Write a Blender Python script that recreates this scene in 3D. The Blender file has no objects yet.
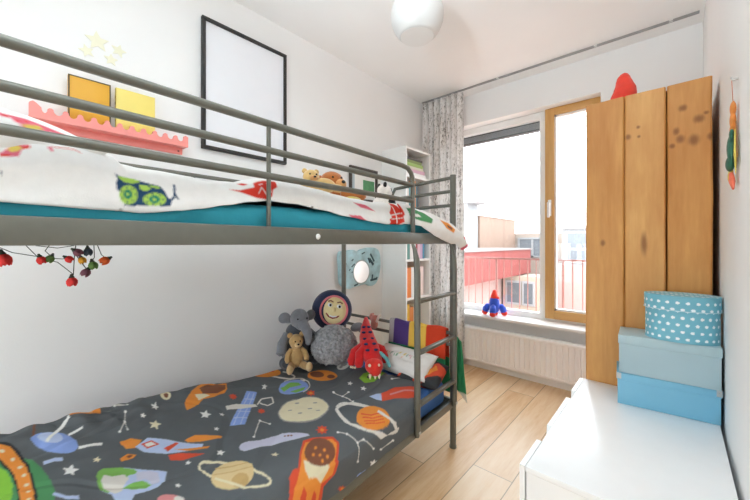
import bpy, bmesh, math, random
import numpy as np
from mathutils import Vector, Matrix, Euler, noise

R = math.radians
scene = bpy.context.scene
col = scene.collection
random.seed(7)

# ------------------------------------------------------------------ helpers
def lin(c):
    return tuple(((x / 255) / 12.92 if x / 255 <= .04045 else ((x / 255 + .055) / 1.055) ** 2.4) for x in c)

class NT:
    def __init__(s, name):
        s.m = bpy.data.materials.new(name); s.m.use_nodes = True
        s.t = s.m.node_tree; s.n = s.t.nodes; s.l = s.t.links
        s.b = s.n['Principled BSDF']
    def new(s, typ, **kw):
        n = s.n.new(typ)
        for k, v in kw.items():
            if k.startswith('i_'):
                n.inputs[k[2:].replace('_', ' ')].default_value = v
            else:
                setattr(n, k, v)
        return n
    def link(s, a, b): s.l.new(a, b)
    def coord(s, scale=(1, 1, 1), out='Object'):
        tc = s.new('ShaderNodeTexCoord'); mp = s.new('ShaderNodeMapping')
        mp.inputs['Scale'].default_value = scale
        s.link(tc.outputs[out], mp.inputs['Vector']); return mp.outputs['Vector']
    def noise(s, vec, scale, detail=3, rough=.5):
        n = s.new('ShaderNodeTexNoise'); n.inputs['Scale'].default_value = scale
        n.inputs['Detail'].default_value = detail; n.inputs['Roughness'].default_value = rough
        s.link(vec, n.inputs['Vector']); return n.outputs['Fac']
    def ramp(s, fac, stops):
        r = s.new('ShaderNodeValToRGB'); e = r.color_ramp.elements
        while len(e) < len(stops): e.new(.5)
        for x, (p, c) in zip(e, stops):
            x.position = p; x.color = (*c, 1) if len(c) == 3 else c
        s.link(fac, r.inputs['Fac']); return r.outputs['Color']
    def mixc(s, fac, a, b, mode='MIX'):
        m = s.new('ShaderNodeMix', data_type='RGBA', blend_type=mode)
        for k, v in ((0, fac), (6, a), (7, b)):
            if hasattr(v, 'links') or isinstance(v, bpy.types.NodeSocket): s.link(v, m.inputs[k])
            elif k == 0: m.inputs[0].default_value = v
            else: m.inputs[k].default_value = (*v, 1)
        return m.outputs[2]
    def math(s, op, a, b=None, c=None):
        m = s.new('ShaderNodeMath', operation=op)
        for i, v in enumerate((a, b, c)):
            if v is None: continue
            if isinstance(v, bpy.types.NodeSocket): s.link(v, m.inputs[i])
            else: m.inputs[i].default_value = v
        return m.outputs[0]
    def bump(s, h, strength=.3, dist=.01):
        b = s.new('ShaderNodeBump'); b.inputs['Strength'].default_value = strength
        b.inputs['Distance'].default_value = dist
        s.link(h, b.inputs['Height']); s.link(b.outputs['Normal'], s.b.inputs['Normal'])
    def base(s, c):
        if isinstance(c, bpy.types.NodeSocket): s.link(c, s.b.inputs['Base Color'])
        else: s.b.inputs['Base Color'].default_value = (*c, 1)

def mat(name, c, rough=.6, metal=0., var=.06, vscale=12, bump=0., bscale=200, sheen=0., spec=.5, bdist=.004):
    """plain surface with a slight procedural tone variation and optional bump"""
    t = NT(name); c = lin(c)
    v = t.coord()
    f = t.noise(v, vscale, 3)
    a = tuple(x * (1 - var) for x in c); b = tuple(min(1, x * (1 + var)) for x in c)
    t.base(t.ramp(f, [(.3, a), (.7, b)]))
    t.b.inputs['Roughness'].default_value = rough
    t.b.inputs['Metallic'].default_value = metal
    t.b.inputs['Specular IOR Level'].default_value = spec
    if sheen:
        t.b.inputs['Sheen Weight'].default_value = sheen
    if bump:
        t.bump(t.noise(v, bscale, 2), bump, bdist)
    return t.m

def mat_printed(name, rough=.85, bump=.15, bscale=300):
    """cloth whose woven print is held as a colour attribute"""
    t = NT(name)
    a = t.new('ShaderNodeVertexColor', layer_name='Print')
    wash = t.ramp(t.noise(t.coord(), 22, 4, .65), [(.3, (.93, .93, .93)), (.7, (1, 1, 1))])
    t.base(t.mixc(1.0, a.outputs['Color'], wash, 'MULTIPLY'))
    t.b.inputs['Roughness'].default_value = rough
    t.b.inputs['Specular IOR Level'].default_value = .25
    t.bump(t.noise(t.coord(), bscale, 2), bump, .002)
    return t.m

def props(o, label=None, cat=None, group=None, kind=None):
    if label: o['label'] = label
    if cat: o['category'] = cat
    if group: o['group'] = group
    if kind: o['kind'] = kind
    return o

def thing(name, label, cat, loc=(0, 0, 0), rotz=0, group=None):
    o = bpy.data.objects.new(name, None); col.objects.link(o)
    o.empty_display_size = .05
    o.location = loc; o.rotation_euler = (0, 0, rotz)
    return props(o, label, cat, group)

def obj(name, bm, m, parent=None, loc=(0, 0, 0), rot=(0, 0, 0), smooth=True, label=None, angle=35):
    me = bpy.data.meshes.new(name)
    bmesh.ops.recalc_face_normals(bm, faces=bm.faces)
    bm.to_mesh(me); bm.free()
    o = bpy.data.objects.new(name, me); col.objects.link(o)
    me.materials.append(m)
    if smooth:
        for p in me.polygons: p.use_smooth = True
        try: me.set_sharp_from_angle(angle=R(angle))
        except Exception: pass
    o.parent = parent; o.location = loc; o.rotation_euler = rot
    if label: o['label'] = label
    return o

def struct(name, bm, m, parent=None, **k):
    o = obj(name, bm, m, parent, **k)
    if parent is None: o['kind'] = 'structure'
    return o

def nb(): return bmesh.new()

def box(bm, x0, x1, y0, y1, z0, z1, r=0, seg=2):
    b = bmesh.new() if r else bm
    vs = [b.verts.new((x, y, z)) for z in (z0, z1) for y in (y0, y1) for x in (x0, x1)]
    for f in ((0, 2, 3, 1), (4, 5, 7, 6), (0, 1, 5, 4), (2, 6, 7, 3), (0, 4, 6, 2), (1, 3, 7, 5)):
        b.faces.new([vs[i] for i in f])
    if r:
        bmesh.ops.bevel(b, geom=b.edges[:], offset=r, segments=seg, profile=.5, affect='EDGES')
        merge(bm, b)
    return bm

def merge(bm, b, M=None):
    me = bpy.data.meshes.new('tmp'); b.to_mesh(me); b.free()
    if M is not None: me.transform(M)
    bm.from_mesh(me); bpy.data.meshes.remove(me)

def bx(*a, r=0, seg=2): return box(nb(), *a, r=r, seg=seg)

def tube(bm, pts, r, n=10, closed=False):
    pts = [Vector(p) for p in pts]; N = len(pts)
    rs = r if isinstance(r, (list, tuple)) else [r] * N
    rings = []; up = None
    for i, p in enumerate(pts):
        if closed: t = (pts[(i + 1) % N] - pts[i - 1])
        else: t = (pts[min(i + 1, N - 1)] - pts[max(i - 1, 0)])
        t.normalize()
        if up is None:
            up = Vector((0, 0, 1)) if abs(t.z) < .9 else Vector((1, 0, 0))
        a = t.cross(up).normalized(); up = a.cross(t).normalized()
        rings.append([bm.verts.new(p + (a * math.cos(k * 2 * math.pi / n) + up * math.sin(k * 2 * math.pi / n)) * rs[i]) for k in range(n)])
    for i in range(N if closed else N - 1):
        A, B = rings[i], rings[(i + 1) % N]
        for k in range(n): bm.faces.new((A[k], A[(k + 1) % n], B[(k + 1) % n], B[k]))
    if not closed:
        bm.faces.new(rings[0][::-1]); bm.faces.new(rings[-1])
    return bm

def tb(pts, r, n=10, closed=False): return tube(nb(), pts, r, n, closed)

def blob(bm, c, r, rot=(0, 0, 0), seg=20):
    b = bmesh.new(); bmesh.ops.create_uvsphere(b, u_segments=seg, v_segments=max(8, seg // 2 + 2), radius=1)
    if not isinstance(r, (tuple, list)): r = (r, r, r)
    M = Matrix.Translation(c) @ Euler(rot).to_matrix().to_4x4() @ Matrix.Diagonal((*r, 1))
    merge(bm, b, M); return bm

def lathe(bm, prof, n=32, c=(0, 0, 0)):
    rings = []
    for r, z in prof:
        if r < 1e-6: rings.append([bm.verts.new((c[0], c[1], c[2] + z))])
        else: rings.append([bm.verts.new((c[0] + r * math.cos(k * 2 * math.pi / n), c[1] + r * math.sin(k * 2 * math.pi / n), c[2] + z)) for k in range(n)])
    for A, B in zip(rings, rings[1:]):
        for k in range(n):
            a0, a1 = A[k % len(A)], A[(k + 1) % len(A)]; b0, b1 = B[k % len(B)], B[(k + 1) % len(B)]
            f = []
            for v in (a0, a1, b1, b0):
                if v not in f: f.append(v)
            if len(f) > 2: bm.faces.new(f)
    return bm

def prism(bm, poly, d0, d1, axis='x'):
    """extrude a 2D outline between d0 and d1 along an axis: x -> (d, a, b), y -> (a, d, b), z -> (a, b, d)"""
    def P(a, b, d): return {'x': (d, a, b), 'y': (a, d, b), 'z': (a, b, d)}[axis]
    A = [bm.verts.new(P(a, b, d0)) for a, b in poly]; B = [bm.verts.new(P(a, b, d1)) for a, b in poly]
    n = len(poly)
    bm.faces.new(A); bm.faces.new(B[::-1])
    for i in range(n): bm.faces.new((A[i], A[(i + 1) % n], B[(i + 1) % n], B[i]))
    return bm

def gridmesh(bm, f, nu, nv, closed_u=False):
    V = [[bm.verts.new(f(i / nu, j / nv)) for j in range(nv + 1)] for i in range(nu + (0 if closed_u else 1))]
    n = len(V)
    for i in range(n if closed_u else n - 1):
        for j in range(nv): bm.faces.new((V[i][j], V[(i + 1) % n][j], V[(i + 1) % n][j + 1], V[i][j + 1]))
    return V

def fuse(o, voxel=.006, smooth=6):
    """join overlapping stuffed lobes of a toy into one continuous skin"""
    m = o.modifiers.new('skin', 'REMESH'); m.mode = 'VOXEL'; m.voxel_size = voxel; m.use_smooth_shade = True
    s = o.modifiers.new('soften', 'SMOOTH'); s.factor = .5; s.iterations = smooth
    return o

def inpoly(px, py, poly):
    c = np.zeros(px.shape, bool); n = len(poly); j = n - 1
    for i in range(n):
        xi, yi = poly[i]; xj, yj = poly[j]
        if yi != yj:
            k = ((yi > py) != (yj > py)) & (px < (xj - xi) * (py - yi) / (yj - yi) + xi)
            c ^= k
        j = i
    return c

PAL = {'black': (50, 52, 54), 'dgreen': (84, 150, 98), 'lime': (140, 200, 70), 'orange': (238, 150, 66), 'cream': (236, 226, 192), 'brown': (134, 86, 64),
       'blue': (146, 172, 232), 'lblue': (192, 208, 240), 'white': (242, 242, 238), 'offw': (230, 226, 218), 'green': (134, 190, 96), 'lilac': (206, 206, 226),
       'red': (224, 88, 60), 'pink': (226, 150, 150), 'grey': (158, 155, 150), 'sand': (228, 204, 152), 'tan': (206, 172, 116),
       'navy': (38, 70, 104), 'lime2': (168, 205, 90), 'teal2': (36, 128, 104), 'red2': (222, 62, 46), 'white2': (240, 236, 232), 'pink2': (226, 110, 130), 'yellow2': (222, 196, 92)}

def paint(o, a, b, base, shapes, mask=None, soft=.0014):
    """store the cloth print: flat colours of the shapes over the base colour, edges softened like ink on cotton"""
    a = np.asarray(a, float); b = np.asarray(b, float)
    acc = np.zeros((len(a), 3), np.float32)
    for da, db in ((-soft, -soft), (soft, -soft), (-soft, soft), (soft, soft)):
        c = np.empty((len(a), 3), np.float32); c[:] = lin(base)
        pa, pb = a + da, b + db
        for name, poly in shapes:
            p = np.array(poly); lo = p.min(0); hi = p.max(0)
            k = np.where((pa >= lo[0]) & (pa <= hi[0]) & (pb >= lo[1]) & (pb <= hi[1]) & (True if mask is None else mask))[0]
            if len(k) == 0: continue
            k = k[inpoly(pa[k], pb[k], poly)]
            c[k] = lin(PAL[name])
        acc += c
    full = np.ones((len(a), 4), np.float32); full[:, :3] = acc / 4
    at = o.data.color_attributes.new('Print', 'FLOAT_COLOR', 'POINT')
    at.data.foreach_set('color', full.ravel())

def nz(x, y, z=0.): return noise.noise(Vector((x, y, z)))
def lerp_table(t, x):
    if x <= t[0][0]: return t[0][1]
    for (a, va), (b, vb) in zip(t, t[1:]):
        if x <= b:
            k = (x - a) / (b - a); k = k * k * (3 - 2 * k) * .5 + k * .5
            return va + (vb - va) * k
    return t[-1][1]

SKY, EXPO, UP = 4.5, 0.72, 15

LOW=[
 ('dgreen',[(0.566,-1.653),(0.518,-1.662),(0.484,-1.676),(0.465,-1.693),(0.462,-1.711),(0.474,-1.729),(0.5,-1.746),(0.538,-1.761),(0.585,-1.773),(0.64,-1.78),(0.697,-1.782),(0.754,-1.778),(0.802,-1.766),(0.836,-1.749),(0.849,-1.727),(0.839,-1.704),(0.806,-1.682),(0.753,-1.664),(0.691,-1.653),(0.625,-1.649)]),
 ('black',[(0.98,-1.769),(0.952,-1.743),(0.925,-1.721),(0.859,-1.702),(0.779,-1.688),(0.701,-1.684),(0.63,-1.684),(0.57,-1.687),(0.495,-1.694),(0.583,-1.78)]),
 ('orange',[(0.965,-1.77),(0.934,-1.744),(0.903,-1.723),(0.84,-1.706),(0.768,-1.693),(0.7,-1.689),(0.632,-1.69),(0.501,-1.701),(0.583,-1.78)]),
 ('black',[(0.896,-1.771),(0.853,-1.747),(0.812,-1.732),(0.749,-1.721),(0.682,-1.717),(0.618,-1.719),(0.527,-1.725),(0.583,-1.78)]),
 ('dgreen',[(0.87,-1.772),(0.838,-1.748),(0.793,-1.733),(0.734,-1.724),(0.675,-1.721),(0.621,-1.723),(0.531,-1.729),(0.583,-1.78)]),
 ('lime',[(0.682,-1.729),(0.65,-1.732),(0.626,-1.738),(0.61,-1.746),(0.606,-1.755),(0.609,-1.765),(0.623,-1.774),(0.646,-1.782),(0.675,-1.788),(0.71,-1.792),(0.746,-1.793),(0.779,-1.79),(0.809,-1.785),(0.829,-1.777),(0.839,-1.767),(0.835,-1.756),(0.818,-1.746),(0.792,-1.737),(0.756,-1.731),(0.718,-1.728)]),
 ('cream',[(0.888,-1.736),(0.881,-1.737),(0.88,-1.741),(0.883,-1.745),(0.888,-1.747),(0.895,-1.745),(0.898,-1.742),(0.894,-1.738)]),
 ('cream',[(0.836,-1.714),(0.83,-1.716),(0.828,-1.719),(0.831,-1.723),(0.837,-1.725),(0.843,-1.724),(0.846,-1.72),(0.843,-1.716)]),
 ('cream',[(0.781,-1.702),(0.775,-1.704),(0.773,-1.708),(0.776,-1.711),(0.783,-1.713),(0.789,-1.712),(0.791,-1.708),(0.787,-1.704)]),
 ('cream',[(0.738,-1.697),(0.732,-1.698),(0.73,-1.702),(0.733,-1.706),(0.74,-1.707),(0.744,-1.706),(0.746,-1.702),(0.743,-1.698)]),
 ('cream',[(0.687,-1.695),(0.681,-1.697),(0.681,-1.701),(0.684,-1.704),(0.689,-1.706),(0.695,-1.704),(0.695,-1.701),(0.692,-1.697)]),
 ('cream',[(0.641,-1.696),(0.636,-1.698),(0.636,-1.701),(0.639,-1.705),(0.644,-1.706),(0.648,-1.705),(0.65,-1.701),(0.647,-1.698)]),
 ('cream',[(0.601,-1.699),(0.597,-1.7),(0.596,-1.703),(0.599,-1.707),(0.604,-1.708),(0.608,-1.707),(0.609,-1.704),(0.606,-1.7)]),
 ('brown',[(0.928,-1.663),(1.036,-1.648),(1.044,-1.653),(0.936,-1.668)]),
 ('blue',[(0.794,-1.565),(0.781,-1.57),(0.774,-1.581),(0.775,-1.595),(0.785,-1.61),(0.802,-1.627),(0.824,-1.642),(0.85,-1.656),(0.877,-1.666),(0.902,-1.672),(0.925,-1.672),(0.941,-1.667),(0.95,-1.658),(0.949,-1.644),(0.939,-1.627),(0.922,-1.609),(0.899,-1.592),(0.871,-1.578),(0.843,-1.568),(0.817,-1.564)]),
 ('lblue',[(0.862,-1.596),(0.852,-1.599),(0.848,-1.605),(0.846,-1.612),(0.85,-1.621),(0.859,-1.63),(0.869,-1.639),(0.883,-1.647),(0.898,-1.653),(0.913,-1.656),(0.926,-1.656),(0.937,-1.653),(0.943,-1.648),(0.944,-1.64),(0.941,-1.631),(0.932,-1.621),(0.921,-1.612),(0.905,-1.604),(0.89,-1.598),(0.875,-1.596)]),
 ('white',[(0.863,-1.636),(0.988,-1.557),(1.01,-1.56),(0.881,-1.639)]),
 ('white',[(0.871,-1.58),(0.887,-1.536),(0.9,-1.535),(0.885,-1.58)]),
 ('white',[(0.778,-1.567),(0.767,-1.532),(0.781,-1.53),(0.793,-1.565)]),
 ('white',[(0.767,-1.532),(0.756,-1.505),(0.771,-1.503),(0.782,-1.53)]),
 ('lblue',[(0.756,-1.655),(0.757,-1.628),(0.776,-1.628),(0.775,-1.655)]),
 ('lblue',[(0.756,-1.629),(0.746,-1.612),(0.765,-1.611),(0.775,-1.628)]),
 ('lblue',[(0.576,-1.657),(0.533,-1.635),(0.546,-1.631),(0.589,-1.653)]),
 ('lblue',[(0.532,-1.634),(0.511,-1.609),(0.527,-1.606),(0.547,-1.632)]),
 ('white',[(0.71,-1.594),(0.682,-1.595),(0.663,-1.583),(0.661,-1.597),(0.635,-1.6),(0.661,-1.607),(0.665,-1.62),(0.682,-1.612),(0.71,-1.617),(0.695,-1.605)]),
 ('cream',[(0.7,-1.529),(0.683,-1.53),(0.672,-1.524),(0.671,-1.532),(0.656,-1.534),(0.672,-1.538),(0.674,-1.546),(0.684,-1.54),(0.7,-1.543),(0.691,-1.536)]),
 ('white',[(0.846,-0.789),(0.825,-0.799),(0.813,-0.794),(0.811,-0.807),(0.792,-0.818),(0.81,-0.816),(0.811,-0.828),(0.824,-0.814),(0.845,-0.81),(0.835,-0.803)]),
 ('white',[(0.449,-1.222),(0.435,-1.226),(0.422,-1.22),(0.423,-1.231),(0.409,-1.237),(0.424,-1.239),(0.428,-1.248),(0.437,-1.239),(0.453,-1.239),(0.443,-1.232)]),
 ('cream',[(0.281,-1.104),(0.27,-1.109),(0.26,-1.105),(0.261,-1.114),(0.251,-1.12),(0.263,-1.121),(0.267,-1.129),(0.273,-1.121),(0.286,-1.12),(0.277,-1.114)]),
 ('white',[(0.015,-0.742),(0.003,-0.737),(0,-0.715),(0,-0.736),(0,-0.734),(0,-0.751),(0.005,-0.771),(0.01,-0.763),(0.024,-0.776),(0.012,-0.754)]),
 ('white',[(0.599,-1.166),(0.588,-1.17),(0.58,-1.166),(0.579,-1.173),(0.569,-1.178),(0.58,-1.179),(0.582,-1.185),(0.589,-1.179),(0.601,-1.178),(0.594,-1.173)]),
 ('white',[(0.521,-0.46),(0.504,-0.474),(0.493,-0.47),(0.493,-0.484),(0.478,-0.499),(0.494,-0.495),(0.497,-0.506),(0.507,-0.49),(0.523,-0.483),(0.513,-0.477)]),
 ('white',[(0.422,-0.458),(0.406,-0.473),(0.392,-0.47),(0.394,-0.485),(0.379,-0.5),(0.395,-0.495),(0.4,-0.508),(0.408,-0.491),(0.427,-0.482),(0.415,-0.476)]),
 ('white',[(0.468,-1.327),(0.457,-1.33),(0.449,-1.325),(0.45,-1.332),(0.44,-1.335),(0.45,-1.337),(0.453,-1.343),(0.459,-1.338),(0.469,-1.339),(0.463,-1.334)]),
 ('cream',[(0.802,-1.321),(0.774,-1.326),(0.756,-1.317),(0.753,-1.331),(0.728,-1.338),(0.753,-1.342),(0.756,-1.356),(0.773,-1.344),(0.8,-1.346),(0.787,-1.334)]),
 ('white',[(0.942,-1.278),(0.919,-1.283),(0.906,-1.276),(0.903,-1.287),(0.882,-1.293),(0.902,-1.295),(0.903,-1.306),(0.918,-1.296),(0.94,-1.297),(0.929,-1.289)]),
 ('white',[(0.88,-1.343),(0.867,-1.345),(0.858,-1.34),(0.856,-1.347),(0.843,-1.351),(0.856,-1.353),(0.856,-1.359),(0.866,-1.354),(0.879,-1.355),(0.872,-1.349)]),
 ('white',[(0.763,-1.135),(0.736,-1.144),(0.717,-1.135),(0.715,-1.151),(0.69,-1.162),(0.715,-1.163),(0.718,-1.178),(0.735,-1.164),(0.763,-1.163),(0.748,-1.152)]),
 ('white',[(0.704,-1.092),(0.691,-1.097),(0.681,-1.092),(0.68,-1.101),(0.668,-1.106),(0.681,-1.107),(0.682,-1.115),(0.691,-1.107),(0.705,-1.106),(0.697,-1.101)]),
 ('white',[(0.375,-1.393),(0.366,-1.395),(0.359,-1.391),(0.36,-1.397),(0.353,-1.399),(0.362,-1.401),(0.364,-1.406),(0.368,-1.402),(0.377,-1.403),(0.371,-1.398)]),
 ('cream',[(1.08,-0.844),(1.061,-0.852),(1.05,-0.848),(1.047,-0.858),(1.029,-0.867),(1.045,-0.866),(1.044,-0.876),(1.059,-0.864),(1.076,-0.862),(1.069,-0.856)]),
 ('white',[(0.991,-0.437),(0.971,-0.45),(0.957,-0.448),(0.954,-0.462),(0.934,-0.477),(0.953,-0.472),(0.953,-0.485),(0.968,-0.468),(0.99,-0.459),(0.98,-0.454)]),
 ('lblue',[(0.579,-1.557),(0.607,-1.547),(0.616,-1.532),(0.577,-1.48),(0.525,-1.44),(0.492,-1.413),(0.463,-1.396),(0.422,-1.416),(0.401,-1.442),(0.404,-1.473),(0.414,-1.498),(0.38,-1.522),(0.404,-1.544),(0.466,-1.542),(0.515,-1.56)]),
 ('green',[(0.579,-1.557),(0.607,-1.547),(0.616,-1.532),(0.589,-1.493),(0.551,-1.462),(0.524,-1.46),(0.531,-1.486),(0.508,-1.502),(0.494,-1.535),(0.483,-1.547),(0.515,-1.56)]),
 ('offw',[(0.553,-1.55),(0.578,-1.537),(0.555,-1.522),(0.545,-1.493),(0.513,-1.488),(0.489,-1.507),(0.463,-1.518),(0.465,-1.535),(0.493,-1.545),(0.518,-1.552)]),
 ('green',[(0.483,-1.513),(0.485,-1.487),(0.474,-1.463),(0.43,-1.447),(0.422,-1.468),(0.447,-1.497)]),
 ('lilac',[(0.534,-1.463),(0.508,-1.431),(0.479,-1.417),(0.429,-1.428),(0.437,-1.447),(0.477,-1.454),(0.485,-1.474)]),
 ('orange',[(0.745,-1.457),(0.743,-1.423),(0.707,-1.398),(0.663,-1.427),(0.678,-1.453)]),
 ('lblue',[(0.671,-1.429),(0.681,-1.416),(0.705,-1.381),(0.649,-1.336),(0.589,-1.297),(0.529,-1.251),(0.511,-1.263),(0.525,-1.307),(0.563,-1.365),(0.623,-1.415)]),
 ('red',[(0.679,-1.409),(0.678,-1.375),(0.636,-1.362),(0.635,-1.402)]),
 ('white',[(0.671,-1.401),(0.67,-1.378),(0.642,-1.371),(0.645,-1.398)]),
 ('red',[(0.6,-1.36),(0.609,-1.317),(0.597,-1.31),(0.571,-1.356)]),
 ('orange',[(0.601,-1.289),(0.604,-1.252),(0.528,-1.18),(0.517,-1.19),(0.546,-1.244),(0.581,-1.285)]),
 ('red',[(0.551,-1.362),(0.536,-1.332),(0.462,-1.272),(0.47,-1.299),(0.485,-1.337),(0.518,-1.367)]),
 ('orange',[(0.569,-1.335),(0.495,-1.242),(0.488,-1.253),(0.525,-1.307)]),
 ('orange',[(0.634,-1.483),(0.647,-1.458),(0.625,-1.438),(0.612,-1.451),(0.614,-1.482)]),
 ('brown',[(0.633,-1.465),(0.636,-1.451),(0.625,-1.447),(0.619,-1.462)]),
 ('orange',[(0.872,-1.185),(0.919,-1.152),(0.99,-1.099),(1.026,-1.035),(0.989,-0.931),(0.903,-0.971),(0.866,-1.01),(0.847,-1.062),(0.86,-1.107),(0.82,-1.163),(0.809,-1.2)]),
 ('brown',[(0.985,-1.074),(1.005,-1.022),(0.972,-0.946),(0.909,-0.977),(0.896,-1.028),(0.919,-1.082)]),
 ('cream',[(0.922,-1.121),(0.919,-1.082),(0.878,-1.068),(0.861,-1.127)]),
 ('cream',[(0.971,-1.207),(0.962,-1.211),(0.955,-1.216),(0.95,-1.222),(0.948,-1.229),(0.948,-1.235),(0.951,-1.242),(0.957,-1.246),(0.964,-1.249),(0.973,-1.25),(0.982,-1.248),(0.991,-1.245),(0.999,-1.24),(1.004,-1.233),(1.007,-1.227),(1.006,-1.22),(1.003,-1.213),(0.997,-1.209),(0.989,-1.206),(0.981,-1.205)]),
 ('brown',[(0.973,-1.217),(0.968,-1.218),(0.965,-1.221),(0.963,-1.223),(0.961,-1.227),(0.962,-1.23),(0.963,-1.232),(0.966,-1.235),(0.969,-1.236),(0.974,-1.236),(0.978,-1.235),(0.982,-1.234),(0.986,-1.231),(0.988,-1.228),(0.989,-1.225),(0.989,-1.222),(0.987,-1.22),(0.985,-1.218),(0.981,-1.216),(0.977,-1.216)]),
 ('pink',[(1.087,-1.745),(1.074,-1.728),(1.037,-1.718),(1.028,-1.735),(1.038,-1.747)]),
 ('orange',[(1.036,-1.558),(1.029,-1.516),(1.013,-1.461),(0.973,-1.466),(0.978,-1.506),(1.003,-1.556)]),
 ('cream',[(1.025,-1.523),(1.014,-1.487),(0.986,-1.492),(0.993,-1.522)]),
 ('blue',[(0.831,-0.905),(0.793,-0.869),(0.655,-0.98),(0.532,-1.082),(0.578,-1.125),(0.697,-1.019)]),
 ('lblue',[(0.809,-0.903),(0.572,-1.112),(0.568,-1.111),(0.803,-0.903)]),
 ('lblue',[(0.793,-0.888),(0.551,-1.093),(0.547,-1.092),(0.787,-0.887)]),
 ('lblue',[(0.763,-0.955),(0.729,-0.924),(0.737,-0.919),(0.77,-0.951)]),
 ('lblue',[(0.658,-1.047),(0.617,-1.008),(0.623,-1.005),(0.664,-1.044)]),
 ('lblue',[(0.613,-1.089),(0.57,-1.049),(0.576,-1.046),(0.619,-1.085)]),
 ('offw',[(0.74,-1.061),(0.734,-1.013),(0.681,-0.945),(0.646,-0.955),(0.67,-1.019),(0.707,-1.07)]),
 ('offw',[(0.664,-0.944),(0.701,-0.898),(0.713,-0.896),(0.675,-0.943)]),
 ('offw',[(0.7,-0.901),(0.678,-0.857),(0.691,-0.848),(0.713,-0.893)]),
 ('offw',[(0.685,-0.856),(0.622,-0.889),(0.62,-0.883),(0.683,-0.85)]),
 ('offw',[(0.628,-0.883),(0.624,-0.918),(0.611,-0.924),(0.615,-0.889)]),
 ('offw',[(0.622,-0.917),(0.681,-0.919),(0.672,-0.928),(0.613,-0.925)]),
 ('grey',[(0.392,-0.738),(0.363,-0.769),(0.345,-0.804),(0.337,-0.842),(0.34,-0.878),(0.353,-0.91),(0.375,-0.935),(0.404,-0.951),(0.437,-0.959),(0.473,-0.955),(0.508,-0.941),(0.539,-0.916),(0.565,-0.882),(0.579,-0.842),(0.582,-0.8),(0.57,-0.761),(0.546,-0.729),(0.511,-0.711),(0.47,-0.707),(0.429,-0.717)]),
 ('cream',[(0.397,-0.741),(0.37,-0.77),(0.353,-0.803),(0.347,-0.838),(0.349,-0.873),(0.362,-0.903),(0.383,-0.928),(0.41,-0.944),(0.442,-0.951),(0.475,-0.949),(0.508,-0.935),(0.537,-0.912),(0.56,-0.879),(0.573,-0.842),(0.575,-0.802),(0.564,-0.765),(0.54,-0.736),(0.508,-0.717),(0.47,-0.713),(0.431,-0.721)]),
 ('grey',[(0.528,-0.831),(0.517,-0.817),(0.526,-0.81),(0.537,-0.825)]),
 ('grey',[(0.442,-0.824),(0.432,-0.809),(0.439,-0.803),(0.451,-0.818)]),
 ('grey',[(0.472,-0.769),(0.461,-0.754),(0.469,-0.748),(0.48,-0.763)]),
 ('grey',[(0.439,-0.882),(0.429,-0.868),(0.437,-0.863),(0.447,-0.877)]),
 ('grey',[(0.495,-0.895),(0.485,-0.881),(0.493,-0.875),(0.503,-0.889)]),
 ('grey',[(0.4,-0.812),(0.389,-0.798),(0.397,-0.792),(0.407,-0.807)]),
 ('offw',[(0.76,-0.618),(0.738,-0.603),(0.75,-0.593),(0.773,-0.607)]),
 ('blue',[(0.672,-0.633),(0.648,-0.656),(0.63,-0.682),(0.621,-0.709),(0.621,-0.735),(0.628,-0.758),(0.642,-0.776),(0.663,-0.787),(0.688,-0.79),(0.715,-0.786),(0.742,-0.774),(0.767,-0.754),(0.787,-0.728),(0.8,-0.699),(0.804,-0.67),(0.798,-0.644),(0.783,-0.623),(0.759,-0.611),(0.73,-0.61),(0.7,-0.617)]),
 ('green',[(0.749,-0.759),(0.772,-0.68),(0.746,-0.639),(0.709,-0.648),(0.722,-0.717),(0.702,-0.769)]),
 ('green',[(0.679,-0.749),(0.68,-0.68),(0.673,-0.651),(0.636,-0.695),(0.634,-0.745)]),
 ('offw',[(0.802,-0.696),(0.807,-0.675),(0.82,-0.668),(0.815,-0.69)]),
 ('offw',[(0.808,-0.675),(0.809,-0.654),(0.821,-0.647),(0.82,-0.668)]),
 ('offw',[(0.808,-0.654),(0.805,-0.635),(0.817,-0.627),(0.821,-0.647)]),
 ('offw',[(0.804,-0.636),(0.797,-0.619),(0.809,-0.611),(0.817,-0.627)]),
 ('offw',[(0.797,-0.62),(0.785,-0.607),(0.797,-0.598),(0.809,-0.611)]),
 ('offw',[(0.785,-0.607),(0.769,-0.599),(0.78,-0.59),(0.796,-0.598)]),
 ('offw',[(0.77,-0.6),(0.751,-0.596),(0.762,-0.587),(0.78,-0.59)]),
 ('offw',[(0.752,-0.596),(0.732,-0.597),(0.741,-0.588),(0.761,-0.586)]),
 ('offw',[(0.733,-0.597),(0.712,-0.603),(0.719,-0.593),(0.74,-0.588)]),
 ('offw',[(0.714,-0.602),(0.693,-0.612),(0.696,-0.604),(0.717,-0.594)]),
 ('offw',[(0.695,-0.611),(0.676,-0.623),(0.674,-0.618),(0.694,-0.605)]),
 ('offw',[(0.677,-0.622),(0.659,-0.638),(0.655,-0.636),(0.673,-0.62)]),
 ('offw',[(0.661,-0.637),(0.645,-0.655),(0.638,-0.656),(0.653,-0.637)]),
 ('offw',[(0.646,-0.654),(0.634,-0.673),(0.625,-0.676),(0.637,-0.657)]),
 ('offw',[(0.634,-0.673),(0.625,-0.693),(0.615,-0.697),(0.624,-0.677)]),
 ('offw',[(0.625,-0.692),(0.619,-0.713),(0.61,-0.717),(0.616,-0.697)]),
 ('offw',[(0.941,-0.609),(0.911,-0.602),(0.931,-0.586),(0.961,-0.593)]),
 ('offw',[(0.911,-0.602),(0.882,-0.599),(0.901,-0.583),(0.93,-0.586)]),
 ('offw',[(0.884,-0.599),(0.858,-0.6),(0.875,-0.584),(0.9,-0.583)]),
 ('offw',[(0.859,-0.599),(0.839,-0.603),(0.853,-0.588),(0.873,-0.584)]),
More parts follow.
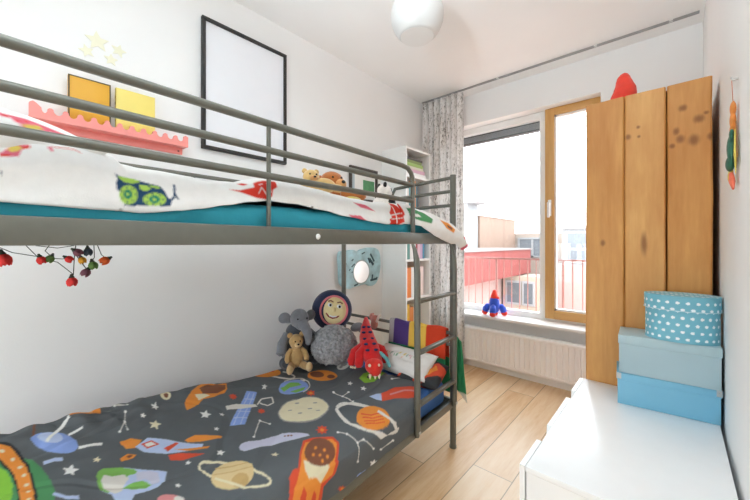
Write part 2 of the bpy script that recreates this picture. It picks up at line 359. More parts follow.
 ('offw',[(0.843,-0.602),(0.829,-0.608),(0.834,-0.597),(0.848,-0.589)]),
 ('offw',[(0.84,-0.6),(0.832,-0.61),(0.816,-0.614),(0.823,-0.605)]),
 ('offw',[(0.833,-0.607),(0.832,-0.619),(0.813,-0.63),(0.814,-0.618)]),
 ('offw',[(0.832,-0.618),(0.838,-0.631),(0.819,-0.644),(0.813,-0.631)]),
 ('offw',[(0.838,-0.631),(0.85,-0.645),(0.831,-0.659),(0.818,-0.645)]),
 ('offw',[(0.85,-0.645),(0.868,-0.659),(0.848,-0.673),(0.831,-0.659)]),
 ('offw',[(0.868,-0.659),(0.89,-0.673),(0.871,-0.687),(0.849,-0.673)]),
 ('offw',[(0.889,-0.673),(0.916,-0.686),(0.897,-0.699),(0.871,-0.687)]),
 ('offw',[(0.916,-0.686),(0.944,-0.696),(0.926,-0.71),(0.897,-0.699)]),
 ('offw',[(0.944,-0.696),(0.973,-0.704),(0.954,-0.718),(0.926,-0.71)]),
 ('offw',[(0.973,-0.704),(1.001,-0.708),(0.982,-0.723),(0.955,-0.718)]),
 ('offw',[(1.001,-0.708),(1.027,-0.71),(1.008,-0.724),(0.983,-0.723)]),
 ('orange',[(0.946,-0.618),(0.927,-0.635),(0.915,-0.656),(0.91,-0.679),(0.913,-0.702),(0.922,-0.722),(0.938,-0.739),(0.958,-0.751),(0.982,-0.756),(1.006,-0.754),(1.03,-0.745),(1.049,-0.73),(1.063,-0.709),(1.071,-0.685),(1.07,-0.66),(1.061,-0.637),(1.045,-0.618),(1.022,-0.606),(0.996,-0.602),(0.97,-0.606)]),
 ('red',[(1.041,-0.712),(0.989,-0.636),(1.009,-0.624),(1.061,-0.7)]),
 ('orange',[(0.645,-0.44),(0.631,-0.46),(0.625,-0.482),(0.628,-0.506),(0.64,-0.527),(0.66,-0.544),(0.684,-0.557),(0.712,-0.563),(0.742,-0.562),(0.77,-0.555),(0.794,-0.54),(0.811,-0.52),(0.82,-0.496),(0.819,-0.471),(0.808,-0.447),(0.785,-0.43),(0.756,-0.418),(0.725,-0.413),(0.694,-0.415),(0.666,-0.425)]),
 ('brown',[(0.72,-0.477),(0.711,-0.488),(0.708,-0.5),(0.709,-0.511),(0.715,-0.521),(0.725,-0.528),(0.738,-0.533),(0.753,-0.535),(0.769,-0.533),(0.783,-0.528),(0.795,-0.52),(0.805,-0.509),(0.809,-0.497),(0.809,-0.485),(0.803,-0.475),(0.792,-0.467),(0.779,-0.461),(0.763,-0.461),(0.747,-0.463),(0.732,-0.469)]),
 ('brown',[(0.651,-0.454),(0.644,-0.462),(0.64,-0.47),(0.639,-0.478),(0.641,-0.486),(0.645,-0.492),(0.652,-0.495),(0.66,-0.495),(0.669,-0.494),(0.679,-0.49),(0.687,-0.484),(0.694,-0.475),(0.698,-0.467),(0.7,-0.458),(0.699,-0.451),(0.694,-0.445),(0.687,-0.442),(0.678,-0.441),(0.668,-0.444),(0.659,-0.448)]),
 ('offw',[(0.756,-0.219),(0.738,-0.236),(0.723,-0.257),(0.71,-0.28),(0.701,-0.303),(0.697,-0.324),(0.698,-0.34),(0.704,-0.352),(0.715,-0.356),(0.728,-0.355),(0.744,-0.347),(0.761,-0.332),(0.777,-0.312),(0.791,-0.289),(0.801,-0.265),(0.805,-0.243),(0.805,-0.225),(0.799,-0.212),(0.788,-0.207),(0.773,-0.21)]),
 ('grey',[(0.752,-0.247),(0.746,-0.254),(0.74,-0.263),(0.736,-0.273),(0.733,-0.283),(0.732,-0.293),(0.734,-0.301),(0.737,-0.306),(0.743,-0.308),(0.749,-0.308),(0.755,-0.304),(0.762,-0.298),(0.768,-0.289),(0.772,-0.279),(0.775,-0.269),(0.775,-0.259),(0.774,-0.25),(0.771,-0.245),(0.765,-0.243),(0.759,-0.243)]),
 ('grey',[(0.735,-0.306),(0.732,-0.31),(0.728,-0.315),(0.726,-0.319),(0.725,-0.325),(0.724,-0.329),(0.725,-0.334),(0.727,-0.336),(0.73,-0.337),(0.733,-0.337),(0.738,-0.334),(0.741,-0.33),(0.745,-0.326),(0.747,-0.321),(0.749,-0.315),(0.749,-0.31),(0.748,-0.306),(0.746,-0.304),(0.744,-0.303),(0.74,-0.303)]),
 ('lime',[(0.511,-0.401),(0.542,-0.327),(0.516,-0.261),(0.448,-0.231),(0.433,-0.307),(0.419,-0.379),(0.446,-0.423)]),
 ('black',[(0.475,-0.335),(0.466,-0.35),(0.465,-0.364),(0.473,-0.37),(0.484,-0.365),(0.493,-0.351),(0.495,-0.335),(0.487,-0.329)]),
 ('black',[(0.463,-0.28),(0.456,-0.292),(0.455,-0.305),(0.461,-0.311),(0.471,-0.306),(0.478,-0.294),(0.478,-0.281),(0.472,-0.276)]),
 ('lblue',[(0.309,-0.551),(0.302,-0.504),(0.282,-0.48),(0.232,-0.541),(0.263,-0.551)]),
 ('red',[(0.286,-0.483),(0.277,-0.446),(0.277,-0.376),(0.223,-0.314),(0.164,-0.298),(0.134,-0.337),(0.163,-0.421),(0.199,-0.483),(0.23,-0.547)]),
 ('pink',[(0.238,-0.47),(0.208,-0.39),(0.219,-0.378),(0.249,-0.459)]),
 ('pink',[(0.209,-0.391),(0.158,-0.335),(0.164,-0.327),(0.218,-0.377)]),
 ('offw',[(0.078,-0.591),(0.074,-0.604),(0.058,-0.586),(0.062,-0.573)]),
 ('offw',[(0.074,-0.6),(0.078,-0.625),(0.063,-0.617),(0.058,-0.591)]),
 ('offw',[(0.078,-0.622),(0.078,-0.655),(0.077,-0.654),(0.064,-0.619)]),
 ('offw',[(0.078,-0.654),(0.106,-0.691),(0.078,-0.695),(0.077,-0.656)]),
 ('offw',[(0.106,-0.689),(0.125,-0.724),(0.117,-0.732),(0.078,-0.696)]),
 ('offw',[(0.124,-0.723),(0.145,-0.752),(0.137,-0.764),(0.117,-0.733)]),
 ('offw',[(0.145,-0.752),(0.17,-0.773),(0.162,-0.787),(0.138,-0.765)]),
 ('offw',[(0.17,-0.772),(0.203,-0.778),(0.192,-0.797),(0.162,-0.787)]),
 ('offw',[(0.202,-0.778),(0.241,-0.774),(0.231,-0.793),(0.193,-0.797)]),
 ('offw',[(0.24,-0.774),(0.278,-0.765),(0.27,-0.784),(0.233,-0.793)]),
 ('offw',[(0.276,-0.765),(0.31,-0.752),(0.304,-0.771),(0.271,-0.784)]),
 ('offw',[(0.307,-0.754),(0.335,-0.737),(0.335,-0.754),(0.307,-0.77)]),
 ('offw',[(0.329,-0.741),(0.349,-0.722),(0.359,-0.731),(0.34,-0.75)]),
 ('offw',[(0.343,-0.73),(0.352,-0.71),(0.374,-0.703),(0.365,-0.724)]),
 ('offw',[(0.351,-0.714),(0.349,-0.694),(0.374,-0.677),(0.376,-0.698)]),
 ('offw',[(0.35,-0.696),(0.337,-0.677),(0.36,-0.656),(0.373,-0.675)]),
 ('offw',[(0.337,-0.679),(0.313,-0.663),(0.334,-0.64),(0.359,-0.655)]),
 ('offw',[(0.314,-0.664),(0.281,-0.653),(0.3,-0.628),(0.333,-0.64)]),
 ('offw',[(0.282,-0.652),(0.244,-0.646),(0.26,-0.622),(0.299,-0.628)]),
 ('offw',[(0.245,-0.646),(0.203,-0.645),(0.216,-0.621),(0.259,-0.622)]),
 ('offw',[(0.204,-0.645),(0.168,-0.64),(0.176,-0.621),(0.215,-0.622)]),
 ('offw',[(0.168,-0.64),(0.141,-0.627),(0.147,-0.61),(0.175,-0.621)]),
 ('offw',[(0.142,-0.627),(0.119,-0.611),(0.123,-0.595),(0.146,-0.609)]),
 ('offw',[(0.12,-0.612),(0.078,-0.598),(0.102,-0.581),(0.122,-0.594)]),
 ('offw',[(0.103,-0.599),(0.078,-0.591),(0.078,-0.57),(0.078,-0.58)]),
 ('offw',[(0.078,-0.592),(0.075,-0.593),(0.065,-0.57),(0.078,-0.57)]),
 ('orange',[(0.122,-0.609),(0.113,-0.623),(0.109,-0.645),(0.111,-0.673),(0.117,-0.702),(0.128,-0.731),(0.142,-0.753),(0.159,-0.766),(0.179,-0.767),(0.203,-0.754),(0.226,-0.732),(0.244,-0.705),(0.254,-0.676),(0.255,-0.648),(0.245,-0.624),(0.226,-0.608),(0.2,-0.602),(0.175,-0.599),(0.154,-0.598),(0.136,-0.601)]),
 ('red',[(0.225,-0.704),(0.183,-0.685),(0.188,-0.677),(0.231,-0.696)]),
 ('red',[(0.182,-0.684),(0.166,-0.626),(0.171,-0.622),(0.189,-0.678)]),
 ('red',[(0.201,-0.721),(0.167,-0.693),(0.171,-0.687),(0.207,-0.713)]),
 ('red',[(0.167,-0.691),(0.151,-0.635),(0.156,-0.632),(0.172,-0.688)]),
 ('red',[(0.18,-0.735),(0.153,-0.697),(0.158,-0.692),(0.185,-0.729)]),
 ('red',[(0.153,-0.697),(0.138,-0.641),(0.143,-0.638),(0.158,-0.693)]),
 ('red',[(0.163,-0.743),(0.141,-0.699),(0.145,-0.695),(0.168,-0.738)]),
 ('red',[(0.14,-0.699),(0.125,-0.645),(0.129,-0.643),(0.144,-0.696)]),
 ('offw',[(0.182,-0.642),(0.163,-0.637),(0.17,-0.621),(0.19,-0.624)]),
 ('offw',[(0.164,-0.637),(0.148,-0.629),(0.153,-0.614),(0.17,-0.621)]),
 ('offw',[(0.149,-0.629),(0.134,-0.62),(0.138,-0.606),(0.153,-0.614)]),
 ('offw',[(0.135,-0.62),(0.122,-0.611),(0.124,-0.597),(0.138,-0.605)]),
 ('offw',[(0.121,-0.612),(0.109,-0.604),(0.111,-0.589),(0.124,-0.597)]),
 ('offw',[(0.11,-0.604),(0.078,-0.597),(0.078,-0.58),(0.111,-0.588)]),
 ('offw',[(0.078,-0.597),(0.078,-0.592),(0.078,-0.574),(0.078,-0.58)]),
 ('offw',[(0.078,-0.592),(0.078,-0.59),(0.075,-0.57),(0.078,-0.573)]),
 ('offw',[(0.075,-0.592),(0.073,-0.603),(0.058,-0.589),(0.06,-0.578)]),
 ('offw',[(0.073,-0.6),(0.076,-0.617),(0.061,-0.608),(0.059,-0.592)]),
 ('offw',[(0.075,-0.614),(0.078,-0.635),(0.068,-0.631),(0.062,-0.61)]),
 ('offw',[(0.078,-0.634),(0.078,-0.658),(0.078,-0.657),(0.069,-0.632)]),
 ('offw',[(0.078,-0.656),(0.101,-0.682),(0.078,-0.685),(0.078,-0.658)]),
 ('offw',[(0.102,-0.68),(0.114,-0.705),(0.105,-0.711),(0.078,-0.685)]),
 ('offw',[(0.113,-0.705),(0.126,-0.727),(0.119,-0.735),(0.106,-0.711)]),
 ('offw',[(0.126,-0.727),(0.14,-0.748),(0.134,-0.757),(0.119,-0.736)]),
 ('lilac',[(0.405,-1.177),(0.421,-1.159),(0.417,-1.134),(0.394,-1.098),(0.386,-1.05),(0.372,-1.012),(0.321,-0.969),(0.287,-0.951),(0.271,-0.956),(0.288,-0.995),(0.304,-1.025),(0.327,-1.076),(0.348,-1.114),(0.367,-1.175),(0.385,-1.183)]),
 ('brown',[(0.344,-1.013),(0.342,-1.017),(0.343,-1.02),(0.347,-1.022),(0.352,-1.02),(0.354,-1.017),(0.353,-1.013),(0.348,-1.012)]),
 ('brown',[(0.334,-1.005),(0.332,-1.009),(0.333,-1.012),(0.338,-1.013),(0.342,-1.012),(0.345,-1.008),(0.343,-1.005),(0.339,-1.003)]),
 ('brown',[(0.324,-0.996),(0.322,-1),(0.323,-1.004),(0.328,-1.005),(0.332,-1.004),(0.335,-1),(0.334,-0.996),(0.329,-0.995)]),
 ('red',[(0.262,-0.994),(0.25,-0.959),(0.199,-0.903),(0.157,-0.905),(0.109,-0.944),(0.075,-0.969),(0.059,-1.023),(0.024,-1.031),(0.007,-1.05),(0.078,-1.176),(0.117,-1.155),(0.137,-1.144),(0.145,-1.144),(0.16,-1.118),(0.158,-1.097),(0.217,-1.047)]),
 ('orange',[(0.247,-0.996),(0.187,-0.915),(0.16,-0.915),(0.115,-0.954),(0.078,-0.982),(0.075,-1.034),(0.026,-1.048),(0.017,-1.067),(0.072,-1.159),(0.107,-1.144),(0.12,-1.125),(0.155,-1.091),(0.217,-1.036)]),
 ('red',[(0.078,-1.124),(0.105,-1.106),(0.078,-1.097),(0.04,-1.106),(0.051,-1.124)]),
 ('red',[(0.053,-1.076),(0.072,-1.066),(0.053,-1.056),(0.014,-1.063),(0.024,-1.079)]),
 ('cream',[(0.173,-1.064),(0.139,-1.041),(0.116,-0.98),(0.103,-0.995),(0.078,-1.036),(0.105,-1.052),(0.112,-1.078),(0.141,-1.08)]),
 ('brown',[(0.135,-0.94),(0.124,-0.95),(0.117,-0.965),(0.114,-0.983),(0.117,-1.003),(0.124,-1.022),(0.135,-1.038),(0.147,-1.05),(0.163,-1.054),(0.18,-1.051),(0.201,-1.038),(0.219,-1.02),(0.233,-0.998),(0.239,-0.976),(0.237,-0.957),(0.226,-0.941),(0.208,-0.933),(0.186,-0.931),(0.167,-0.93),(0.149,-0.934)]),
 ('orange',[(0.189,-0.989),(0.185,-0.994),(0.186,-0.999),(0.19,-1),(0.197,-0.996),(0.202,-0.99),(0.201,-0.986),(0.196,-0.985)]),
 ('orange',[(0.159,-0.97),(0.156,-0.975),(0.157,-0.979),(0.16,-0.982),(0.165,-0.98),(0.169,-0.975),(0.168,-0.97),(0.164,-0.968)]),
 ('orange',[(0.153,-0.997),(0.15,-1.001),(0.151,-1.006),(0.154,-1.008),(0.158,-1.007),(0.161,-1.003),(0.161,-0.998),(0.157,-0.996)]),
 ('orange',[(0.134,-0.973),(0.131,-0.977),(0.131,-0.982),(0.135,-0.985),(0.14,-0.984),(0.142,-0.981),(0.142,-0.975),(0.138,-0.973)]),
 ('orange',[(0.167,-1.017),(0.164,-1.022),(0.165,-1.026),(0.168,-1.028),(0.173,-1.026),(0.177,-1.021),(0.176,-1.017),(0.172,-1.015)]),
 ('orange',[(0.132,-0.999),(0.129,-1.003),(0.129,-1.008),(0.132,-1.011),(0.137,-1.01),(0.14,-1.007),(0.139,-1.002),(0.136,-0.999)]),
 ('cream',[(0.17,-1.201),(0.167,-1.208),(0.16,-1.205),(0.163,-1.198)]),
 ('cream',[(0.168,-1.206),(0.17,-1.217),(0.163,-1.219),(0.16,-1.207)]),
 ('cream',[(0.17,-1.216),(0.178,-1.23),(0.171,-1.234),(0.163,-1.219)]),
 ('cream',[(0.177,-1.23),(0.191,-1.245),(0.183,-1.25),(0.171,-1.234)]),
 ('cream',[(0.191,-1.245),(0.213,-1.259),(0.204,-1.265),(0.184,-1.251)]),
 ('cream',[(0.213,-1.259),(0.238,-1.274),(0.23,-1.28),(0.205,-1.265)]),
 ('cream',[(0.238,-1.273),(0.268,-1.286),(0.26,-1.292),(0.23,-1.28)]),
 ('cream',[(0.268,-1.286),(0.298,-1.298),(0.29,-1.304),(0.26,-1.293)]),
 ('cream',[(0.298,-1.298),(0.328,-1.307),(0.321,-1.314),(0.29,-1.304)]),
 ('cream',[(0.328,-1.307),(0.357,-1.314),(0.349,-1.321),(0.321,-1.314)]),
 ('cream',[(0.356,-1.314),(0.382,-1.317),(0.375,-1.324),(0.351,-1.321)]),
 ('cream',[(0.381,-1.317),(0.401,-1.316),(0.397,-1.324),(0.377,-1.324)]),
 ('cream',[(0.397,-1.317),(0.41,-1.313),(0.414,-1.319),(0.401,-1.323)]),
 ('cream',[(0.406,-1.315),(0.412,-1.308),(0.425,-1.308),(0.418,-1.316)]),
 ('cream',[(0.411,-1.31),(0.41,-1.298),(0.424,-1.295),(0.425,-1.307)]),
 ('cream',[(0.41,-1.299),(0.4,-1.286),(0.413,-1.281),(0.423,-1.295)]),
 ('cream',[(0.4,-1.286),(0.382,-1.271),(0.395,-1.265),(0.412,-1.281)]),
 ('cream',[(0.383,-1.271),(0.358,-1.256),(0.37,-1.249),(0.395,-1.265)]),
 ('cream',[(0.359,-1.256),(0.33,-1.24),(0.341,-1.233),(0.37,-1.249)]),
 ('cream',[(0.33,-1.241),(0.298,-1.227),(0.308,-1.22),(0.34,-1.233)]),
 ('cream',[(0.298,-1.227),(0.266,-1.216),(0.275,-1.208),(0.308,-1.219)]),
 ('cream',[(0.267,-1.216),(0.235,-1.207),(0.243,-1.2),(0.275,-1.208)]),
 ('cream',[(0.236,-1.207),(0.208,-1.202),(0.214,-1.194),(0.243,-1.199)]),
 ('cream',[(0.209,-1.202),(0.187,-1.2),(0.19,-1.193),(0.213,-1.195)]),
 ('cream',[(0.187,-1.2),(0.174,-1.2),(0.174,-1.193),(0.189,-1.193)]),
 ('cream',[(0.175,-1.2),(0.167,-1.203),(0.165,-1.196),(0.173,-1.193)]),
 ('sand',[(0.258,-1.205),(0.239,-1.216),(0.226,-1.232),(0.219,-1.25),(0.218,-1.269),(0.224,-1.286),(0.235,-1.302),(0.252,-1.314),(0.271,-1.322),(0.292,-1.324),(0.313,-1.321),(0.333,-1.312),(0.348,-1.298),(0.358,-1.28),(0.362,-1.26),(0.357,-1.239),(0.345,-1.221),(0.327,-1.208),(0.304,-1.201),(0.28,-1.199)]),
 ('tan',[(0.238,-1.236),(0.229,-1.24),(0.222,-1.246),(0.218,-1.253),(0.216,-1.262),(0.217,-1.269),(0.221,-1.276),(0.226,-1.282),(0.234,-1.285),(0.243,-1.286),(0.252,-1.285),(0.261,-1.281),(0.268,-1.276),(0.272,-1.269),(0.274,-1.26),(0.274,-1.252),(0.271,-1.244),(0.264,-1.239),(0.256,-1.235),(0.247,-1.234)]),
 ('tan',[(0.356,-1.288),(0.324,-1.246),(0.33,-1.244),(0.362,-1.286)]),
 ('tan',[(0.324,-1.246),(0.298,-1.202),(0.303,-1.2),(0.33,-1.244)]),
 ('tan',[(0.333,-1.306),(0.296,-1.26),(0.301,-1.259),(0.337,-1.304)]),
 ('tan',[(0.296,-1.26),(0.266,-1.207),(0.27,-1.205),(0.301,-1.259)]),
 ('cream',[(0.185,-1.2),(0.173,-1.2),(0.174,-1.193),(0.186,-1.193)]),
 ('cream',[(0.175,-1.199),(0.168,-1.202),(0.165,-1.196),(0.172,-1.193)]),
 ('cream',[(0.169,-1.201),(0.167,-1.206),(0.161,-1.203),(0.164,-1.197)]),
 ('cream',[(0.168,-1.204),(0.168,-1.214),(0.162,-1.214),(0.16,-1.205)]),
 ('cream',[(0.168,-1.213),(0.173,-1.224),(0.167,-1.227),(0.161,-1.215)]),
 ('cream',[(0.173,-1.224),(0.183,-1.237),(0.176,-1.241),(0.167,-1.227)]),
 ('cream',[(0.182,-1.237),(0.197,-1.25),(0.189,-1.255),(0.175,-1.241)]),
 ('cream',[(0.197,-1.25),(0.217,-1.262),(0.209,-1.268),(0.189,-1.255)]),
 ('cream',[(0.217,-1.262),(0.239,-1.274),(0.232,-1.28),(0.209,-1.268)]),
 ('cream',[(0.239,-1.274),(0.265,-1.286),(0.257,-1.292),(0.232,-1.28)]),
 ('cream',[(0.264,-1.286),(0.291,-1.296),(0.284,-1.302),(0.257,-1.292)]),
 ('cream',[(0.291,-1.296),(0.318,-1.305),(0.311,-1.311),(0.284,-1.302)]),
 ('red',[(0.844,-0.97),(0.826,-0.975),(0.824,-0.965),(0.811,-0.975),(0.797,-0.973),(0.796,-0.984),(0.779,-0.989),(0.791,-0.993),(0.78,-1.004),(0.797,-1),(0.8,-1.009),(0.812,-0.999),(0.826,-1.002),(0.827,-0.991),(0.845,-0.985),(0.833,-0.981)]),
 ('red',[(0.613,-0.955),(0.598,-0.96),(0.595,-0.951),(0.586,-0.96),(0.574,-0.958),(0.575,-0.967),(0.561,-0.973),(0.571,-0.976),(0.564,-0.986),(0.578,-0.982),(0.58,-0.99),(0.59,-0.981),(0.602,-0.983),(0.601,-0.975),(0.616,-0.969),(0.605,-0.965)]),
 ('red',[(0.292,-0.873),(0.276,-0.879),(0.27,-0.867),(0.26,-0.881),(0.246,-0.879),(0.249,-0.892),(0.234,-0.9),(0.248,-0.904),(0.242,-0.918),(0.257,-0.912),(0.263,-0.923),(0.272,-0.91),(0.286,-0.913),(0.283,-0.9),(0.299,-0.891),(0.286,-0.887)]),
 ('red',[(0.608,-0.669),(0.588,-0.678),(0.583,-0.665),(0.569,-0.682),(0.554,-0.681),(0.555,-0.695),(0.535,-0.706),(0.55,-0.709),(0.54,-0.725),(0.558,-0.717),(0.563,-0.729),(0.576,-0.713),(0.592,-0.714),(0.592,-0.7),(0.611,-0.689),(0.596,-0.686)]),
 ('red',[(0.014,-0.931),(0.005,-0.925),(0,-0.912),(0,-0.917),(0,-0.904),(0,-0.917),(0,-0.912),(0,-0.925),(0,-0.931),(0,-0.938),(0.003,-0.949),(0.006,-0.946),(0.016,-0.957),(0.012,-0.946),(0.021,-0.949),(0.012,-0.938)]),
 ('orange',[(0.26,-0.89),(0.256,-0.897),(0.258,-0.903),(0.265,-0.904),(0.272,-0.901),(0.276,-0.894),(0.274,-0.889),(0.267,-0.887)]),
 ('orange',[(0,-0.921),(0,-0.924),(0,-0.931),(0.002,-0.939),(0.007,-0.942),(0.009,-0.939),(0.007,-0.931),(0.001,-0.924)]),
 ('orange',[(0.565,-0.691),(0.558,-0.701),(0.559,-0.709),(0.569,-0.71),(0.581,-0.704),(0.588,-0.695),(0.587,-0.686),(0.577,-0.685)]),
 ('offw',[(0.521,-1.022),(0.431,-1.103),(0.427,-1.102),(0.516,-1.021)]),
 ('white',[(0.514,-1.018),(0.51,-1.022),(0.511,-1.026),(0.516,-1.027),(0.522,-1.025),(0.526,-1.021),(0.526,-1.017),(0.521,-1.015)]),
 ('white',[(0.425,-1.099),(0.422,-1.102),(0.423,-1.106),(0.427,-1.108),(0.433,-1.106),(0.436,-1.102),(0.435,-1.099),(0.431,-1.098)]),
 ('offw',[(0.515,-1.024),(0.469,-1.007),(0.473,-1.003),(0.521,-1.019)]),
 ('white',[(0.514,-1.018),(0.51,-1.022),(0.511,-1.026),(0.516,-1.027),(0.522,-1.025),(0.526,-1.021),(0.526,-1.017),(0.521,-1.015)]),
 ('white',[(0.467,-1.002),(0.464,-1.006),(0.464,-1.01),(0.469,-1.011),(0.475,-1.009),(0.479,-1.005),(0.478,-1.001),(0.473,-0.999)]),
 ('offw',[(0.203,-0.867),(0.171,-0.848),(0.173,-0.845),(0.207,-0.863)]),
 ('offw',[(0.171,-0.849),(0.122,-0.829),(0.122,-0.825),(0.173,-0.844)]),
 ('offw',[(0.122,-0.829),(0.059,-0.846),(0.057,-0.842),(0.12,-0.825)]),
 ('white',[(0.201,-0.861),(0.198,-0.866),(0.2,-0.87),(0.204,-0.871),(0.209,-0.868),(0.212,-0.863),(0.21,-0.86),(0.206,-0.859)]),
 ('white',[(0.169,-0.842),(0.167,-0.846),(0.168,-0.85),(0.172,-0.852),(0.175,-0.851),(0.177,-0.847),(0.176,-0.842),(0.173,-0.841)]),
 ('white',[(0.119,-0.821),(0.117,-0.824),(0.119,-0.829),(0.122,-0.832),(0.125,-0.833),(0.125,-0.83),(0.125,-0.825),(0.122,-0.821)]),
 ('white',[(0.054,-0.837),(0.052,-0.838),(0.054,-0.844),(0.057,-0.849),(0.062,-0.851),(0.063,-0.849),(0.062,-0.844),(0.058,-0.838)]),
 ('offw',[(0.12,-0.827),(0.117,-0.793),(0.12,-0.793),(0.124,-0.827)]),
 ('offw',[(0.118,-0.795),(0.063,-0.75),(0.064,-0.746),(0.119,-0.791)]),
 ('white',[(0.119,-0.821),(0.117,-0.824),(0.119,-0.829),(0.122,-0.832),(0.125,-0.833),(0.125,-0.83),(0.125,-0.825),(0.122,-0.821)]),
 ('white',[(0.116,-0.786),(0.115,-0.789),(0.115,-0.795),(0.118,-0.799),(0.122,-0.799),(0.123,-0.796),(0.122,-0.791),(0.119,-0.787)]),
 ('white',[(0.059,-0.74),(0.058,-0.742),(0.059,-0.749),(0.063,-0.754),(0.067,-0.757),(0.069,-0.754),(0.068,-0.749),(0.064,-0.742)]),
 ('offw',[(0.491,-0.619),(0.417,-0.628),(0.421,-0.621),(0.496,-0.612)]),
 ('offw',[(0.417,-0.628),(0.337,-0.637),(0.342,-0.63),(0.421,-0.621)]),
 ('white',[(0.489,-0.611),(0.484,-0.618),(0.485,-0.624),(0.491,-0.624),(0.499,-0.619),(0.504,-0.612),(0.503,-0.607),(0.497,-0.606)]),
 ('white',[(0.414,-0.621),(0.41,-0.628),(0.411,-0.633),(0.417,-0.633),(0.424,-0.629),(0.429,-0.621),(0.428,-0.616),(0.421,-0.616)]),
 ('white',[(0.335,-0.629),(0.331,-0.636),(0.332,-0.641),(0.337,-0.642),(0.344,-0.637),(0.348,-0.631),(0.346,-0.626),(0.341,-0.625)]),
 ('offw',[(0.416,-0.626),(0.43,-0.569),(0.437,-0.565),(0.423,-0.623)]),
 ('white',[(0.414,-0.621),(0.41,-0.628),(0.411,-0.633),(0.417,-0.633),(0.424,-0.629),(0.429,-0.621),(0.428,-0.616),(0.421,-0.616)]),
 ('white',[(0.428,-0.563),(0.424,-0.57),(0.425,-0.575),(0.432,-0.576),(0.439,-0.571),(0.444,-0.563),(0.443,-0.557),(0.436,-0.557)]),
 ('offw',[(0.36,-0.29),(0.316,-0.204),(0.324,-0.193),(0.367,-0.281)]),
 ('white',[(0.358,-0.281),(0.353,-0.291),(0.355,-0.297),(0.362,-0.297),(0.37,-0.289),(0.374,-0.28),(0.372,-0.273),(0.365,-0.274)]),
 ('white',[(0.314,-0.194),(0.309,-0.205),(0.311,-0.211),(0.318,-0.21),(0.326,-0.203),(0.331,-0.192),(0.329,-0.185),(0.322,-0.186)]),
 ('offw',[(0.034,-0.697),(0.033,-0.611),(0.038,-0.614),(0.038,-0.7)]),
 ('white',[(0.032,-0.689),(0.03,-0.692),(0.032,-0.698),(0.036,-0.705),(0.04,-0.707),(0.042,-0.705),(0.04,-0.698),(0.036,-0.692)]),
 ('white',[(0.031,-0.603),(0.029,-0.606),(0.031,-0.613),(0.035,-0.619),(0.04,-0.622),(0.042,-0.619),(0.04,-0.613),(0.036,-0.606)]),
 ('offw',[(1.001,-1.415),(0.981,-1.373),(0.989,-1.372),(1.009,-1.414)]),
 ('white',[(1.002,-1.41),(0.994,-1.413),(0.994,-1.417),(1,-1.419),(1.008,-1.418),(1.015,-1.416),(1.016,-1.412),(1.01,-1.41)]),
 ('white',[(0.981,-1.369),(0.975,-1.371),(0.973,-1.375),(0.98,-1.377),(0.989,-1.377),(0.995,-1.374),(0.996,-1.37),(0.989,-1.368)]),
 ('offw',[(0.935,-1.394),(0.858,-1.415),(0.856,-1.413),(0.932,-1.392)]),
 ('offw',[(0.861,-1.415),(0.801,-1.445),(0.796,-1.443),(0.855,-1.414)]),
 ('white',[(0.93,-1.389),(0.924,-1.392),(0.924,-1.396),(0.93,-1.398),(0.937,-1.397),(0.943,-1.394),(0.943,-1.391),(0.938,-1.389)]),
 ('white',[(0.854,-1.41),(0.848,-1.413),(0.849,-1.416),(0.854,-1.418),(0.861,-1.418),(0.866,-1.415),(0.867,-1.412),(0.861,-1.41)]),
 ('white',[(0.796,-1.44),(0.791,-1.443),(0.79,-1.446),(0.795,-1.448),(0.803,-1.447),(0.808,-1.445),(0.807,-1.442),(0.802,-1.44)]),
 ('offw',[(0.857,-1.416),(0.796,-1.421),(0.796,-1.419),(0.858,-1.413)]),
 ('white',[(0.854,-1.41),(0.848,-1.413),(0.849,-1.416),(0.854,-1.418),(0.861,-1.418),(0.866,-1.415),(0.867,-1.412),(0.861,-1.41)]),
 ('white',[(0.793,-1.416),(0.789,-1.419),(0.788,-1.422),(0.793,-1.424),(0.801,-1.424),(0.805,-1.421),(0.805,-1.418),(0.801,-1.416)]),
 ('pink',[(0.287,-1.408),(0.282,-1.413),(0.28,-1.419),(0.281,-1.426),(0.285,-1.435),(0.294,-1.443),(0.303,-1.451),(0.315,-1.457),(0.327,-1.461),(0.337,-1.463),(0.346,-1.462),(0.353,-1.458),(0.355,-1.452),(0.355,-1.444),(0.35,-1.435),(0.341,-1.427),(0.331,-1.419),(0.319,-1.412),(0.308,-1.408),(0.297,-1.407)]),
 ('offw',[(0.297,-1.407),(0.295,-1.409),(0.292,-1.412),(0.292,-1.415),(0.293,-1.418),(0.296,-1.422),(0.3,-1.424),(0.304,-1.426),(0.309,-1.428),(0.314,-1.428),(0.319,-1.427),(0.322,-1.425),(0.323,-1.422),(0.324,-1.419),(0.323,-1.416),(0.321,-1.412),(0.316,-1.41),(0.312,-1.408),(0.307,-1.406),(0.302,-1.406)]),
 ('blue',[(0.007,-0.849),(0,-0.786),(0,-0.795),(0,-0.849)]),
 ('lblue',[(0,-0.848),(0,-0.789),(0,-0.79),(0,-0.85)]),
]
